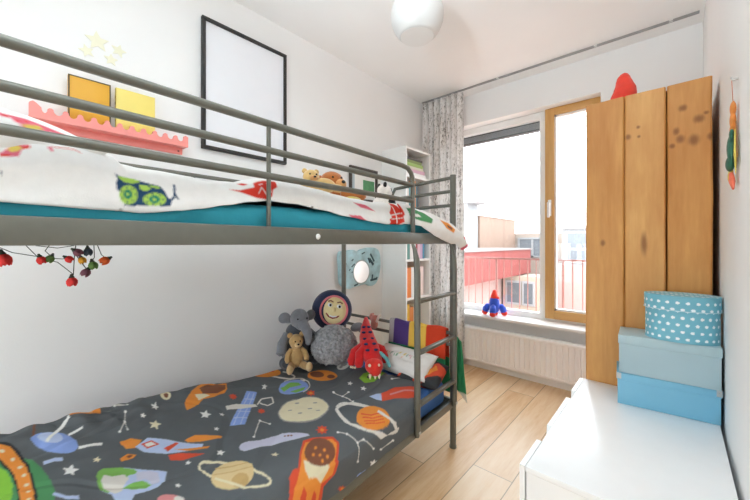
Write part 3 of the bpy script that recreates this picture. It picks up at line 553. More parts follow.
UPP=[
 ('navy',[(-1.604,1.357),(-1.595,1.351),(-1.572,1.35),(-1.546,1.344),(-1.515,1.339),(-1.506,1.327),(-1.5,1.312),(-1.491,1.307),(-1.496,1.291),(-1.589,1.284),(-1.587,1.306),(-1.595,1.312),(-1.603,1.32),(-1.604,1.333),(-1.6,1.344)]),
 ('navy',[(-1.493,1.303),(-1.484,1.313),(-1.488,1.317),(-1.496,1.307)]),
 ('navy',[(-1.483,1.315),(-1.48,1.348),(-1.485,1.348),(-1.488,1.315)]),
 ('navy',[(-1.486,1.321),(-1.478,1.308),(-1.475,1.31),(-1.482,1.324)]),
 ('lime2',[(-1.599,1.351),(-1.572,1.35),(-1.557,1.346),(-1.557,1.343),(-1.572,1.337),(-1.587,1.338),(-1.596,1.344)]),
 ('lime2',[(-1.559,1.336),(-1.543,1.337),(-1.535,1.33),(-1.546,1.322),(-1.558,1.325)]),
 ('lime2',[(-1.538,1.339),(-1.515,1.337),(-1.518,1.332),(-1.535,1.333)]),
 ('lime2',[(-1.563,1.312),(-1.564,1.305),(-1.566,1.299),(-1.57,1.293),(-1.576,1.29),(-1.581,1.288),(-1.587,1.289),(-1.592,1.291),(-1.596,1.296),(-1.598,1.302),(-1.599,1.308),(-1.598,1.315),(-1.596,1.321),(-1.592,1.327),(-1.587,1.33),(-1.581,1.332),(-1.576,1.332),(-1.57,1.329),(-1.566,1.325),(-1.564,1.319)]),
 ('lime2',[(-1.504,1.307),(-1.506,1.302),(-1.509,1.297),(-1.515,1.293),(-1.522,1.29),(-1.529,1.288),(-1.537,1.288),(-1.543,1.29),(-1.548,1.293),(-1.552,1.297),(-1.553,1.302),(-1.552,1.307),(-1.548,1.312),(-1.543,1.316),(-1.537,1.319),(-1.529,1.321),(-1.522,1.321),(-1.515,1.32),(-1.509,1.316),(-1.506,1.312)]),
 ('teal2',[(-1.574,1.312),(-1.575,1.307),(-1.577,1.303),(-1.581,1.3),(-1.584,1.3),(-1.588,1.302),(-1.59,1.305),(-1.591,1.31),(-1.59,1.315),(-1.588,1.319),(-1.584,1.321),(-1.581,1.322),(-1.577,1.32),(-1.575,1.317)]),
 ('teal2',[(-1.518,1.306),(-1.519,1.302),(-1.522,1.298),(-1.527,1.296),(-1.532,1.295),(-1.537,1.297),(-1.54,1.3),(-1.541,1.303),(-1.54,1.307),(-1.537,1.311),(-1.532,1.313),(-1.527,1.314),(-1.522,1.313),(-1.519,1.31)]),
 ('lime2',[(-1.579,1.311),(-1.58,1.308),(-1.582,1.307),(-1.585,1.308),(-1.586,1.311),(-1.585,1.314),(-1.582,1.315),(-1.58,1.314)]),
 ('lime2',[(-1.525,1.305),(-1.526,1.302),(-1.53,1.301),(-1.533,1.302),(-1.534,1.304),(-1.533,1.307),(-1.53,1.308),(-1.526,1.307)]),
 ('navy',[(-1.565,1.312),(-1.566,1.31),(-1.568,1.31),(-1.569,1.311),(-1.568,1.314),(-1.566,1.314)]),
 ('navy',[(-1.509,1.307),(-1.51,1.304),(-1.512,1.304),(-1.513,1.306),(-1.512,1.308),(-1.51,1.309)]),
 ('navy',[(-1.571,1.298),(-1.572,1.296),(-1.574,1.296),(-1.575,1.298),(-1.574,1.3),(-1.572,1.3)]),
 ('navy',[(-1.516,1.296),(-1.517,1.293),(-1.519,1.293),(-1.52,1.295),(-1.519,1.297),(-1.517,1.298)]),
 ('navy',[(-1.582,1.293),(-1.583,1.291),(-1.585,1.291),(-1.586,1.293),(-1.585,1.295),(-1.583,1.295)]),
 ('navy',[(-1.531,1.292),(-1.532,1.29),(-1.534,1.289),(-1.535,1.291),(-1.534,1.294),(-1.532,1.294)]),
 ('navy',[(-1.592,1.302),(-1.592,1.3),(-1.594,1.299),(-1.595,1.301),(-1.594,1.303),(-1.592,1.304)]),
 ('navy',[(-1.543,1.298),(-1.544,1.295),(-1.546,1.295),(-1.547,1.297),(-1.546,1.299),(-1.544,1.3)]),
 ('navy',[(-1.592,1.316),(-1.592,1.314),(-1.594,1.314),(-1.595,1.316),(-1.594,1.318),(-1.592,1.318)]),
 ('navy',[(-1.543,1.309),(-1.544,1.307),(-1.546,1.306),(-1.547,1.308),(-1.546,1.311),(-1.544,1.311)]),
 ('navy',[(-1.582,1.327),(-1.583,1.324),(-1.585,1.324),(-1.586,1.326),(-1.585,1.328),(-1.583,1.328)]),
 ('navy',[(-1.531,1.317),(-1.532,1.315),(-1.534,1.315),(-1.535,1.317),(-1.534,1.319),(-1.532,1.319)]),
 ('navy',[(-1.571,1.325),(-1.572,1.323),(-1.574,1.322),(-1.575,1.324),(-1.574,1.326),(-1.572,1.327)]),
 ('navy',[(-1.516,1.316),(-1.517,1.314),(-1.519,1.314),(-1.52,1.316),(-1.519,1.318),(-1.517,1.318)]),
 ('black',[(-1.599,1.277),(-1.592,1.275),(-1.594,1.272),(-1.598,1.272)]),
 ('red2',[(-1.343,1.353),(-1.308,1.354),(-1.261,1.369),(-1.257,1.383),(-1.243,1.39),(-1.22,1.397),(-1.181,1.399),(-1.183,1.379),(-1.201,1.368),(-1.206,1.346),(-1.22,1.335),(-1.261,1.336),(-1.308,1.348)]),
 ('red2',[(-1.308,1.374),(-1.287,1.381),(-1.273,1.378),(-1.291,1.371)]),
 ('white2',[(-1.251,1.349),(-1.237,1.371),(-1.24,1.372),(-1.253,1.35)]),
 ('white2',[(-1.24,1.371),(-1.226,1.348),(-1.223,1.349),(-1.237,1.373)]),
 ('white2',[(-1.217,1.387),(-1.21,1.358),(-1.207,1.359),(-1.214,1.388)]),
 ('white2',[(-1.243,1.378),(-1.229,1.384),(-1.23,1.386),(-1.244,1.38)]),
 ('pink2',[(-0.862,1.311),(-0.791,1.312),(-0.753,1.292),(-0.831,1.292)]),
 ('pink2',[(-0.823,1.366),(-0.75,1.361),(-0.684,1.336),(-0.783,1.347)]),
 ('red2',[(-0.597,1.284),(-0.583,1.296),(-0.591,1.308),(-0.571,1.316),(-0.583,1.339),(-0.563,1.366),(-0.529,1.393),(-0.498,1.39),(-0.485,1.359),(-0.476,1.337),(-0.489,1.327),(-0.476,1.302),(-0.525,1.284)]),
 ('white2',[(-0.576,1.325),(-0.497,1.34),(-0.499,1.345),(-0.578,1.33)]),
 ('white2',[(-0.577,1.307),(-0.491,1.318),(-0.492,1.322),(-0.577,1.311)]),
 ('white2',[(-0.55,1.373),(-0.537,1.292),(-0.529,1.293),(-0.542,1.374)]),
 ('black',[(-1.039,1.327),(-1.04,1.324),(-1.044,1.323),(-1.048,1.324),(-1.05,1.326),(-1.048,1.328),(-1.044,1.329),(-1.04,1.329)]),
 ('pink2',[(-1.776,1.361),(-1.776,1.369),(-1.77,1.376),(-1.759,1.393),(-1.747,1.394),(-1.735,1.395),(-1.739,1.387),(-1.747,1.382),(-1.752,1.366)]),
 ('pink2',[(-1.712,1.395),(-1.706,1.398),(-1.702,1.389),(-1.705,1.385)]),
 ('yellow2',[(-1.766,1.378),(-1.761,1.389),(-1.752,1.391),(-1.746,1.386),(-1.752,1.378),(-1.76,1.374)]),
 ('red2',[(-1.749,1.388),(-1.736,1.393),(-1.735,1.388),(-1.743,1.384)]),
 ('red2',[(-1.776,1.366),(-1.764,1.369),(-1.762,1.365),(-1.776,1.361)]),
 ('red2',[(-1.703,1.396),(-1.671,1.398),(-1.671,1.4),(-1.703,1.398)]),
 ('red2',[(-1.672,1.398),(-1.659,1.393),(-1.658,1.394),(-1.671,1.4)]),
 ('navy',[(-1.776,1.333),(-1.774,1.331),(-1.774,1.325),(-1.776,1.324)]),
]
PIL=[
 ('pink2',[(-1.776,1.475),(-1.772,1.473),(-1.738,1.471),(-1.706,1.459),(-1.673,1.446),(-1.68,1.443),(-1.703,1.447),(-1.721,1.447),(-1.745,1.445),(-1.747,1.455),(-1.756,1.456),(-1.759,1.464),(-1.772,1.464),(-1.776,1.463)]),
 ('red2',[(-1.772,1.47),(-1.763,1.469),(-1.768,1.464)]),
 ('red2',[(-1.754,1.463),(-1.747,1.464),(-1.751,1.456)]),
 ('red2',[(-1.745,1.464),(-1.734,1.466),(-1.738,1.459)]),
 ('red2',[(-1.718,1.461),(-1.71,1.458),(-1.716,1.456)]),
 ('red2',[(-1.708,1.453),(-1.701,1.454),(-1.705,1.449)]),
 ('red2',[(-1.693,1.451),(-1.677,1.447),(-1.688,1.447)]),
 ('red2',[(-1.747,1.448),(-1.742,1.449),(-1.744,1.444)]),
 ('red2',[(-1.768,1.469),(-1.759,1.47),(-1.761,1.466)]),
 ('yellow2',[(-1.745,1.451),(-1.738,1.456),(-1.72,1.458),(-1.716,1.451),(-1.728,1.445),(-1.74,1.446)]),
]

# ------------------------------------------------------------------ materials
M_wall = mat('painted wall', (240, 240, 239), .75, var=.01, vscale=3, bump=.06, bscale=160)
M_ceil = mat('painted ceiling', (244, 244, 243), .8, var=.01, vscale=3)
M_white = mat('white lacquer', (244, 245, 245), .28, var=.01)
M_whitep = mat('white painted wood', (243, 243, 241), .4, var=.01)
M_metal = mat('grey painted steel', (110, 110, 101), .36, metal=.3, var=.05, vscale=30, bump=.03, bscale=400)
M_chrome = mat('bright steel', (200, 200, 198), .3, metal=.9, var=.03)
M_black = mat('black lacquer', (40, 38, 36), .45, var=.05)
M_teal = mat('teal cotton', (42, 148, 166), .8, var=.05, vscale=9, bump=.2, bscale=25, bdist=.01)
M_blue = mat('blue cotton', (60, 105, 168), .8, var=.05, bump=.15, bscale=40)
M_pine_raw = None

def wood(name, light, dark, along='z', scale=1.0, rough=.5, knots=(), streak=14, mottle=False):
    t = NT(name)
    sc = {'z': (streak, streak, 1.2), 'y': (streak, 1.2, streak), 'x': (1.2, streak, streak)}[along]
    v = t.coord(tuple(x * scale for x in sc))
    big = t.noise(v, 1.0, 4, .6); fine = t.noise(v, 6.0, 3, .6)
    f = t.math('ADD', t.math('MULTIPLY', big, .7), t.math('MULTIPLY', fine, .3))
    c = t.ramp(f, [(.32, lin(dark)), (.5, tuple((a + b) / 2 for a, b in zip(lin(light), lin(dark)))), (.68, lin(light))])
    if mottle:
        mo = t.noise(t.coord((5, 5, 2.2)), 1, 4, .6); c = t.mixc(t.ramp(mo, [(.42, (0, 0, 0)), (.62, (.4, .4, .4))]), c, lin(dark))
    if knots:
        o = t.coord(); acc = None
        for (kx, kz, kr, ks) in knots:
            vm = t.new('ShaderNodeVectorMath', operation='SUBTRACT'); t.link(o, vm.inputs[0]); vm.inputs[1].default_value = (kx, 0, kz)
            vs = t.new('ShaderNodeVectorMath', operation='MULTIPLY'); t.link(vm.outputs[0], vs.inputs[0]); vs.inputs[1].default_value = (1, 0, ks)
            ln = t.new('ShaderNodeVectorMath', operation='LENGTH'); t.link(vs.outputs[0], ln.inputs[0])
            d = t.math('ADD', ln.outputs['Value'], t.math('MULTIPLY', t.math('SUBTRACT', fine, .5), kr * .8))
            mr = t.new('ShaderNodeMapRange', interpolation_type='SMOOTHSTEP'); t.link(d, mr.inputs[0])
            mr.inputs[1].default_value = kr * .25; mr.inputs[2].default_value = kr * 1.6; mr.inputs[3].default_value = 1; mr.inputs[4].default_value = 0
            acc = mr.outputs[0] if acc is None else t.math('MAXIMUM', acc, mr.outputs[0])
        c = t.mixc(t.math('MULTIPLY', acc, .75), c, lin((118, 66, 28)))
    t.base(c); t.b.inputs['Roughness'].default_value = rough
    t.bump(fine, .12, .003)
    return t.m

M_frame = wood('oiled larch frame', (222, 178, 112), (200, 148, 82), 'z', rough=.4)
M_frame_h = wood('oiled larch rail', (222, 178, 112), (200, 148, 82), 'x', rough=.4)

def floor_mat():
    t = NT('oak plank floor')
    tc = t.new('ShaderNodeTexCoord'); sp = t.new('ShaderNodeSeparateXYZ'); t.link(tc.outputs['Object'], sp.inputs[0])
    px = t.math('DIVIDE', t.math('ADD', sp.outputs['X'], 10.75), .207)
    row = t.math('FLOOR', px); fx = t.math('FRACT', px)
    wn = t.new('ShaderNodeTexWhiteNoise', noise_dimensions='1D'); t.link(row, wn.inputs['W'])
    py = t.math('ADD', t.math('DIVIDE', sp.outputs['Y'], 1.9), t.math('MULTIPLY', wn.outputs['Value'], 7.3))
    cell = t.math('FLOOR', py); fy = t.math('FRACT', py)
    wn2 = t.new('ShaderNodeTexWhiteNoise', noise_dimensions='2D')
    cb = t.new('ShaderNodeCombineXYZ'); t.link(row, cb.inputs[0]); t.link(cell, cb.inputs[1]); t.link(cb.outputs[0], wn2.inputs['Vector'])
    mp = t.new('ShaderNodeMapping'); mp.inputs['Scale'].default_value = (9, .9, 1); t.link(tc.outputs['Object'], mp.inputs['Vector'])
    ad = t.new('ShaderNodeVectorMath', operation='ADD'); t.link(mp.outputs[0], ad.inputs[0]); t.link(wn2.outputs['Color'], ad.inputs[1])
    g = t.noise(ad.outputs[0], 2.2, 5, .6); g2 = t.noise(ad.outputs[0], 14, 3, .6)
    f = t.math('ADD', t.math('ADD', t.math('MULTIPLY', g, .6), t.math('MULTIPLY', g2, .2)), t.math('MULTIPLY', wn2.outputs['Value'], .22))
    c = t.ramp(f, [(.3, lin((204, 158, 108))), (.5, lin((224, 190, 148))), (.72, lin((236, 212, 180)))])
    ex = t.math('MINIMUM', fx, t.math('SUBTRACT', 1, fx)); ey = t.math('MINIMUM', fy, t.math('SUBTRACT', 1, fy))
    gap = t.math('MAXIMUM', t.math('LESS_THAN', ex, .012), t.math('LESS_THAN', ey, .0012))
    c = t.mixc(t.math('MULTIPLY', gap, .6), c, lin((96, 66, 40)))
    t.base(c); t.b.inputs['Roughness'].default_value = .34
    t.bump(t.math('SUBTRACT', g2, gap), .08, .003)
    return t.m

# ------------------------------------------------------------------ camera
cam = bpy.data.cameras.new('camera'); co = bpy.data.objects.new('camera', cam); col.objects.link(co)
F_PX = 335.41
cam.sensor_width = 36; cam.lens = F_PX * 36 / 750
cam.shift_y = -7 / 750
cam.clip_start = .02
co.location = (0, 0, 1.2); co.rotation_euler = (R(90), 0, R(41.81))
scene.camera = co

# ------------------------------------------------------------------ room shell
XL, XR, YB, YF, ZC = -2.035, .142, -1.1, 3.18, 2.7
WX0, WX1, WZ0, WZ1 = -1.84, -.44, .48, 2.40        # window opening
struct('floor', bx(XL - .12, XR + .12, YB - .12, YF + .35, -.1, 0), floor_mat(), smooth=False)
struct('ceiling', bx(XL - .12, XR + .12, YB - .12, YF + .35, ZC, ZC + .12), M_ceil, smooth=False)
struct('wall_left', bx(XL - .12, XL, YB - .12, YF + .35, 0, ZC), M_wall, smooth=False)
struct('wall_right', bx(XR, XR + .12, YB - .12, YF + .35, 0, ZC), M_wall, smooth=False)
b = nb(); YO = YF + .30
box(b, XL, WX0, YF, YO, 0, ZC); box(b, WX1, XR, YF, YO, 0, ZC); box(b, WX0, WX1, YF, YO, WZ1, ZC); box(b, WX0, WX1, YF, YO, 0, WZ0)
struct('wall_front', b, M_wall, smooth=False)
# wall behind the viewer, with an opening added to let in fill light
BX0, BX1, BZ0, BZ1 = -1.92, -.75, .08, 1.60
b = nb(); box(b, XL, BX0, YB - .12, YB, 0, ZC); box(b, BX1, XR, YB - .12, YB, 0, ZC); box(b, BX0, BX1, YB - .12, YB, BZ1, ZC); box(b, BX0, BX1, YB - .12, YB, 0, BZ0)
struct('wall_back', b, M_wall, smooth=False)
b = nb()
for x0, x1, z0, z1 in ((BX0, BX1, BZ0, BZ0 + .06), (BX0, BX1, BZ1 - .06, BZ1), (BX0, BX0 + .072, BZ0, BZ1), (BX1 - .072, BX1, BZ0, BZ1)):
    box(b, x0, x1, YB - .09, YB - .03, z0, z1)
struct('added_rear_window', b, M_whitep, smooth=False)

def glass_mat():
    t = NT('window glass')
    tr = t.new('ShaderNodeBsdfTransparent'); gl = t.new('ShaderNodeBsdfGlossy'); gl.inputs['Roughness'].default_value = .02
    tr.inputs['Color'].default_value = (.97, .98, .98, 1)
    lw = t.new('ShaderNodeLayerWeight'); fr = t.math('ADD', t.math('MULTIPLY', t.math('POWER', lw.outputs['Facing'], 5), .7), .025)
    mx = t.new('ShaderNodeMixShader'); t.link(fr, mx.inputs[0]); t.link(tr.outputs[0], mx.inputs[1]); t.link(gl.outputs[0], mx.inputs[2])
    t.link(mx.outputs[0], t.n['Material Output'].inputs['Surface'])
    return t.m
M_glass = glass_mat()

# front window: white fixed frame, larch sash at the right
YW = 3.30
XM = -.895                                          # white mullion
W1 = struct('window_1', (lambda b: (
    box(b, WX0, WX1, YW, YW + .07, WZ0, WZ0 + .075, r=.004), box(b, WX0, XM, YW, YW + .07, WZ1 - .06, WZ1, r=.004),
    box(b, WX0, WX0 + .072, YW, YW + .07, WZ0, WZ1, r=.004), box(b, XM - .03, XM + .022, YW - .005, YW + .07, WZ0, WZ1, r=.004), b)[-1])(nb()), M_whitep)
b = nb(); X0, X1 = XM + .022, WX1; ZB0, ZT = .525, WZ1 - .0
box(b, X0, X0 + .074, YW - .03, YW + .05, ZB0, ZT, r=.005); box(b, X1 - .074, X1, YW - .03, YW + .05, ZB0, ZT, r=.005)
sash = obj('window_sash', b, M_frame, W1)
b = nb(); box(b, X0 + .072, X1 - .072, YW - .03, YW + .05, ZB0, ZB0 + .075, r=.005); box(b, X0 + .072, X1 - .072, YW - .03, YW + .05, ZT - .065, ZT, r=.005)
obj('sash_rail', b, M_frame_h, W1)
b = nb(); i0, i1, k0, k1 = X0 + .074, X1 - .074, ZB0 + .075, ZT - .065
for a in ((i0, i0 + .016, k0, k1), (i1 - .016, i1, k0, k1), (i0, i1, k0, k0 + .016), (i0, i1, k1 - .016, k1)):
    box(b, a[0], a[1], YW - .012, YW + .03, a[2], a[3])
obj('glazing_bead', b, M_whitep, W1, smooth=False)
b = nb(); box(b, X0 + .074, X1 - .074, YW + .01, YW + .016, ZB0 + .07, ZT - .06); obj('sash_pane', b, M_glass, W1, smooth=False)
b = nb(); box(b, WX0 + .072, XM - .03, YW + .03, YW + .036, WZ0 + .07, WZ1 - .05); obj('fixed_pane', b, M_glass, W1, smooth=False)
b = nb(); box(b, X0 + .026, X0 + .054, YW - .04, YW - .03, 1.44, 1.585, r=.004)
tube(b, [(X0 + .040, YW - .03, 1.55), (X0 + .040, YW - .07, 1.55)], .010); box(b, X0 + .029, X0 + .051, YW - .084, YW - .064, 1.425, 1.562, r=.006)
obj('window_handle', b, M_white, W1)
# outer blind cassette under the lintel
b = nb(); box(b, WX0 + .02, XM - .03, YW + .08, YW + .16, 2.335, 2.362, r=.003)
o = obj('roller_blind', b, mat('grey blind cassette', (92, 96, 100), .5), None)
obj('bottom_bar', bx(WX0 + .02, XM - .03, YW + .082, YW + .14, 2.262, 2.275), o.data.materials[0], o, smooth=False); obj('end_cap', bx(XM - .05, XM - .031, YW + .075, YW + .165, 2.262, 2.366), mat('black end cap', (50, 52, 54), .5), o, smooth=False)
props(o, 'grey roller blind cassette outside above the fixed pane', 'blind')
b = nb(); box(b, WX0 + .02, XM - .03, YW + .085, YW + .13, 2.275, 2.335); obj('blind_cloth', b, mat('light grey blind', (150, 154, 158), .6), o, smooth=False)
struct('window_sill', bx(XL + .005, .0, 3.085, YW, .475, .503, r=.008), M_whitep)
# low pipe boxing along the foot of the window wall
struct('baseboard_front', bx(XL, XR, 3.075, YF, 0, .055, r=.003), M_whitep)
struct('baseboard_left', bx(XL, XL + .012, YB, 2.3, 0, .07), M_whitep, smooth=False)

# daylight: white overcast sky
w = bpy.data.worlds.new('overcast sky'); scene.world = w; w.use_nodes = True
bg = w.node_tree.nodes['Background']; bg.inputs['Color'].default_value = (.87, .94, 1.0, 1); bg.inputs['Strength'].default_value = SKY
for nm, x0, x1, y, z0, z1, rx in (('front daylight portal', WX0, WX1, YW + .12, WZ0, WZ1, R(-90)), ('rear fill portal', BX0, BX1, YB - .14, BZ0, BZ1, R(90))):
    L = bpy.data.lights.new(nm, 'AREA'); L.shape = 'RECTANGLE'; L.size = x1 - x0; L.size_y = z1 - z0; L.cycles.is_portal = True
    lo = bpy.data.objects.new(nm, L); col.objects.link(lo); lo.location = ((x0 + x1) / 2, y, (z0 + z1) / 2); lo.rotation_euler = (rx, 0, 0)
scene.view_settings.view_transform = 'Standard'; scene.view_settings.look = 'None'
scene.view_settings.gamma = 1; scene.view_settings.use_curve_mapping = False
scene.view_settings.exposure = EXPO
scene.cycles.max_bounces = 14; scene.cycles.diffuse_bounces = 9; scene.cycles.transparent_max_bounces = 12
scene.cycles.caustics_reflective = False; scene.cycles.caustics_refractive = False

# fill lamp added out of view to brighten the room off the ceiling
t = thing('added_fill_lamp', 'added white fill lamp behind the viewer aimed at the ceiling', 'fill lamp', (-.38, -.62, 0))
obj('base', lathe(nb(), [(0, 0), (.13, 0), (.13, .015), (.03, .03), (0, .03)], 32), M_white, t)
obj('pole', tb([(0, 0, .02), (0, 0, 1.60)], .012, 12), M_chrome, t)
tgt = Vector((-.42, .24, 2.7)); src = Vector((-.38, -.62, 1.72)); dr = (tgt - src).normalized()
M = Matrix.Translation(src - Vector((-.38, -.62, 0))) @ dr.to_track_quat('Z', 'Y').to_matrix().to_4x4()
bb = lathe(nb(), [(0, -.12), (.05, -.115), (.10, -.06), (.135, .02), (.132, .02), (.097, -.057), (.05, -.108), (0, -.112)], 36); bb.transform(M)
obj('lamp_shade', bb, M_white, t)
L = bpy.data.lights.new('fill lamp bulb', 'AREA'); L.shape = 'DISK'; L.size = .22; L.energy = UP; L.spread = R(88); L.color = (.80, .91, 1)
lo = bpy.data.objects.new('fill_bulb', L); col.objects.link(lo); lo.parent = t; lo.location = src - Vector((-.38, -.62, 0)); lo.rotation_euler = (-dr).to_track_quat('Z', 'Y').to_euler()

# ------------------------------------------------------------------ bunk bed
BP = Vector((-.973, 1.776, 0)); BA = R(2.4)
BW = .90                                            # frame width, local x runs to -BW at the wall side
def bedrot(): return (0, 0, BA)
def Wd(w, s, z):
    return Vector((BP.x - w * math.cos(BA) - s * math.sin(BA), BP.y - w * math.sin(BA) + s * math.cos(BA), z))
bed = thing('bunk_bed', 'grey tubular steel bunk bed with ladder along the left wall', 'bunk bed', BP, BA)
NS = -2.06
def post(x, y, top):
    b = nb(); prof = []
    tube(b, [(x, y, .0), (x, y, .012)], .021, 14); tube(b, [(x, y, .005), (x, y, top)], .0175, 16)
    return obj('post', b, M_metal, bed)
post(0, 0, 1.60); post(-BW, 0, 1.545); post(0, NS, 1.60); post(-BW, NS, 1.545)
for x in (0, -BW):
    obj('side_beam', bx(x - .013, x + .013, NS + .015, -.015, 1.195, 1.25, r=.005), M_metal, bed)
    obj('lower_side_rail', bx(x - .012, x + .012, NS + .015, -.015, .243, .285, r=.005), M_metal, bed)
for y in (0, NS):
    obj('end_beam', bx(-BW + .015, -.015, y - .013, y + .013, 1.195, 1.25, r=.005), M_metal, bed)
    obj('lower_end_rail', bx(-BW + .015, -.015, y - .012, y + .012, .243, .285, r=.005), M_metal, bed)
    for z in (.668, .60): obj('end_rail', tb([(-BW + .01, y, z), (-.01, y, z)], .010), M_metal, bed)
GE = -.432
obj('guard_rail', tb([(0, NS, 1.563), (0, GE - .09, 1.563), (0, GE - .045, 1.558), (0, GE - .016, 1.54), (0, GE - .004, 1.52), (0, GE, 1.48), (0, GE, 1.24)], .0112, 12), M_metal, bed)
obj('guard_rail', tb([(0, NS, 1.482), (0, GE, 1.482)], .0108, 12), M_metal, bed)
obj('guard_rail', tb([(0, NS, 1.404), (0, GE, 1.404)], .0108, 12), M_metal, bed)
for y in (-1.232, -2.0): obj('guard_post', tb([(0, y, 1.24), (0, y, 1.565)], .0068, 10), M_metal, bed)
# rails of the wall side
obj('wall_guard_rail', tb([(-BW, NS, 1.545), (-BW, -.02, 1.545)], .0105, 10), M_metal, bed)
for y in (-.6, -1.08, -1.6): obj('guard_post', tb([(-BW, y, 1.24), (-BW, y, 1.545)], .0068, 8), M_metal, bed)
# short guard at the far end
eg = obj('end_guard', tb([(-.0, 0, 1.585), (-.38, 0, 1.563), (-.42, 0, 1.56), (-.44, 0, 1.53), (-.445, 0, 1.49), (-.445, 0, 1.24)], .0105, 12), M_metal, bed)
obj('end_bar', tb([(0, 0, 1.505), (-.445, 0, 1.493)], .010, 10), M_metal, eg)
obj('end_bar', tb([(0, 0, 1.422), (-.445, 0, 1.415)], .010, 10), M_metal, eg)
for z in (1.57, 1.49, 1.41): obj('head_rail', tb([(0, NS, z), (-BW, NS, z)], .0105, 10), M_metal, bed)
# ladder hooked on the beam
b = nb()
for y in (-.432, -.037):
    tube(b, [(.004, y - .012, 1.20), (.016, y - .008, 1.17), (.024, y - .003, 1.12), (.026, y, 1.05), (.026, y, .30), (.024, y, .262)], [.006, .010, .0145, .0155, .0155, .012], 12)
lad = obj('ladder', b, M_metal, bed)
for z in (.915, .665, .412): obj('rung', bx(.012, .040, -.425, -.045, z - .009, z + .009, r=.005), M_metal, lad)
for y in (-.432, -.037):
    b = nb(); blob(b, (.042, y, .285), (.004, .008, .008)); obj('bolt', b, M_chrome, lad)
b = nb(); blob(b, (.013, -1.047, 1.222), (.004, .010, .010)); obj('bolt_cap', b, M_white, bed)
obj('slat_base', bx(-BW + .013, -.013, NS + .02, -.02, 1.2, 1.215), M_metal, bed, smooth=False)
obj('slat_base', bx(-BW + .013, -.013, NS + .02, -.02, .25, .262), M_metal, bed, smooth=False)

# mattresses
def mattress(name, label, z0, z1, m, r, wob):
    b = bx(-BW + .03, -.028, NS + .04, -.035, z0, z1, r=r, seg=4)
    bmesh.ops.subdivide_edges(b, edges=[e for e in b.edges if e.calc_length() > .3], cuts=60, use_grid_fill=True)
    for v in b.verts:
        v.co.x += wob * nz(v.co.y * 7, v.co.z * 30, 3) if v.co.z > z0 + .02 else 0
        if abs(v.co.z - z1) < .05: v.co.z += wob * nz(v.co.y * 4, v.co.x * 4, 9)
    o = obj(name, b, m, None, BP, bedrot()); return props(o, label, 'mattress')
mattress('mattress', 'upper bunk mattress in a teal fitted sheet', 1.216, 1.322, M_teal, .035, .008)
mattress('mattress', 'lower bunk mattress in a blue sheet behind the ladder foot', .263, .395, M_blue, .035, .006)

# lower duvet -------------------------------------------------------
W0, RA, ZH = -.008, .075, .287
def ztop(w, s):
    k = max(0, min(1.6, (-s - .45) / 1.3)); return .44 + max(w, 0) / .9 * (-.03 + .085 * k)
VL = .44 - RA - ZH; AL = RA * math.pi / 2
def duvet_pt(q, s):
    if q < VL: return W0, ZH + q
    zt = ztop(.08, s)
    if q < VL + AL:
        a = (q - VL) / RA; return W0 + RA * (1 - math.cos(a)), (zt - RA + RA * math.sin(a))
    w = q - VL - AL + W0 + RA; return w, ztop(w, s)
QM = VL + AL + (BW + .02 - W0 - RA)
S0, S1 = -2.02, -.20
def fold(q, s):
    """creases of the quilt: broad soft waves, crumpled along the wall near the viewer"""
    g = min(1, max(0, (q - VL) / .15))
    h = .010 * nz(q * 5, s * 4, 1) + .005 * nz(q * 13 + s * 5, s * 9, 2)
    d = abs(nz(q * 3.2 + s * 1.2, s * 2.1 - q, 5)); h -= .010 * max(0, 1 - d / .08) * .5
    cr = max(0, min(1, (q - .72) / .3)) * max(0, min(1, (-s - .85) / .35))
    t = (q * 1.0 + s * .55)
    h += .030 * cr + cr * (.036 * abs(nz(t * 9, s * 5 - q * 4, 7)) + .012 * nz(q * 22, s * 16, 8))
    return g * h
def s_end(q):
    k = max(0, min(1, (q - VL - .02) / (AL + .05))); return -.385 + (S1 + .385) * k * k * (3 - 2 * k)
def duvet_f(u, v):
    q = u * QM; s = S0 + (s_end(q) - S0) * v
    w, z = duvet_pt(q, s); h = fold(q, s)
    if q > QM - .05: z -= (q - QM + .05) ** 2 * 16
    if v > .97: z -= ((v - .97) / .03) ** 2 * .03
    if q < VL + .03: w -= .004 + .008 * abs(nz(s * 6, q * 3, 4))
    return (-w, s, z + h)
b = nb(); NU, NV = 360, 640
gridmesh(b, duvet_f, NU, NV)
M_print = mat_printed('printed cotton')
duv = obj('duvet', b, M_print, None, BP, bedrot(), angle=180)
props(duv, 'dark grey duvet printed with planets, rockets and meteors on the lower bunk', 'duvet')
qq = np.repeat(np.linspace(0, QM, NU + 1), NV + 1); ss = np.concatenate([np.linspace(S0, s_end(q), NV + 1) for q in np.linspace(0, QM, NU + 1)])
paint(duv, qq, ss, (98, 103, 106), LOW)
md = duv.modifiers.new('thickness', 'SOLIDIFY'); md.thickness = .012; md.offset = -1

# upper duvet ---------------------------------------------------------
HEM = [(-2.05, 1.275), (-1.777, 1.275), (-1.625, 1.273), (-1.56, 1.271), (-1.529, 1.273), (-1.473, 1.282), (-1.425, 1.29), (-1.352, 1.307), (-1.272, 1.324), (-1.218, 1.332), (-1.119, 1.33), (-1.009, 1.319), (-.871, 1.303), (-.712, 1.29), (-.591, 1.284), (-.512, 1.288), (-.42, 1.30), (-.05, 1.25)]
SIL = [(-2.05, 1.385), (-1.773, 1.393), (-1.731, 1.412), (-1.681, 1.426), (-1.635, 1.419), (-1.598, 1.405), (-1.578, 1.39), (-1.515, 1.388), (-1.426, 1.387), (-1.391, 1.378), (-1.302, 1.387), (-1.218, 1.409), (-1.154, 1.418), (-1.081, 1.415), (-.955, 1.405), (-.813, 1.393), (-.637, 1.389), (-.484, 1.398), (-.40, 1.395), (-.36, 1.38), (-.22, 1.338), (-.08, 1.30)]
US0, US1 = -2.04, -.06
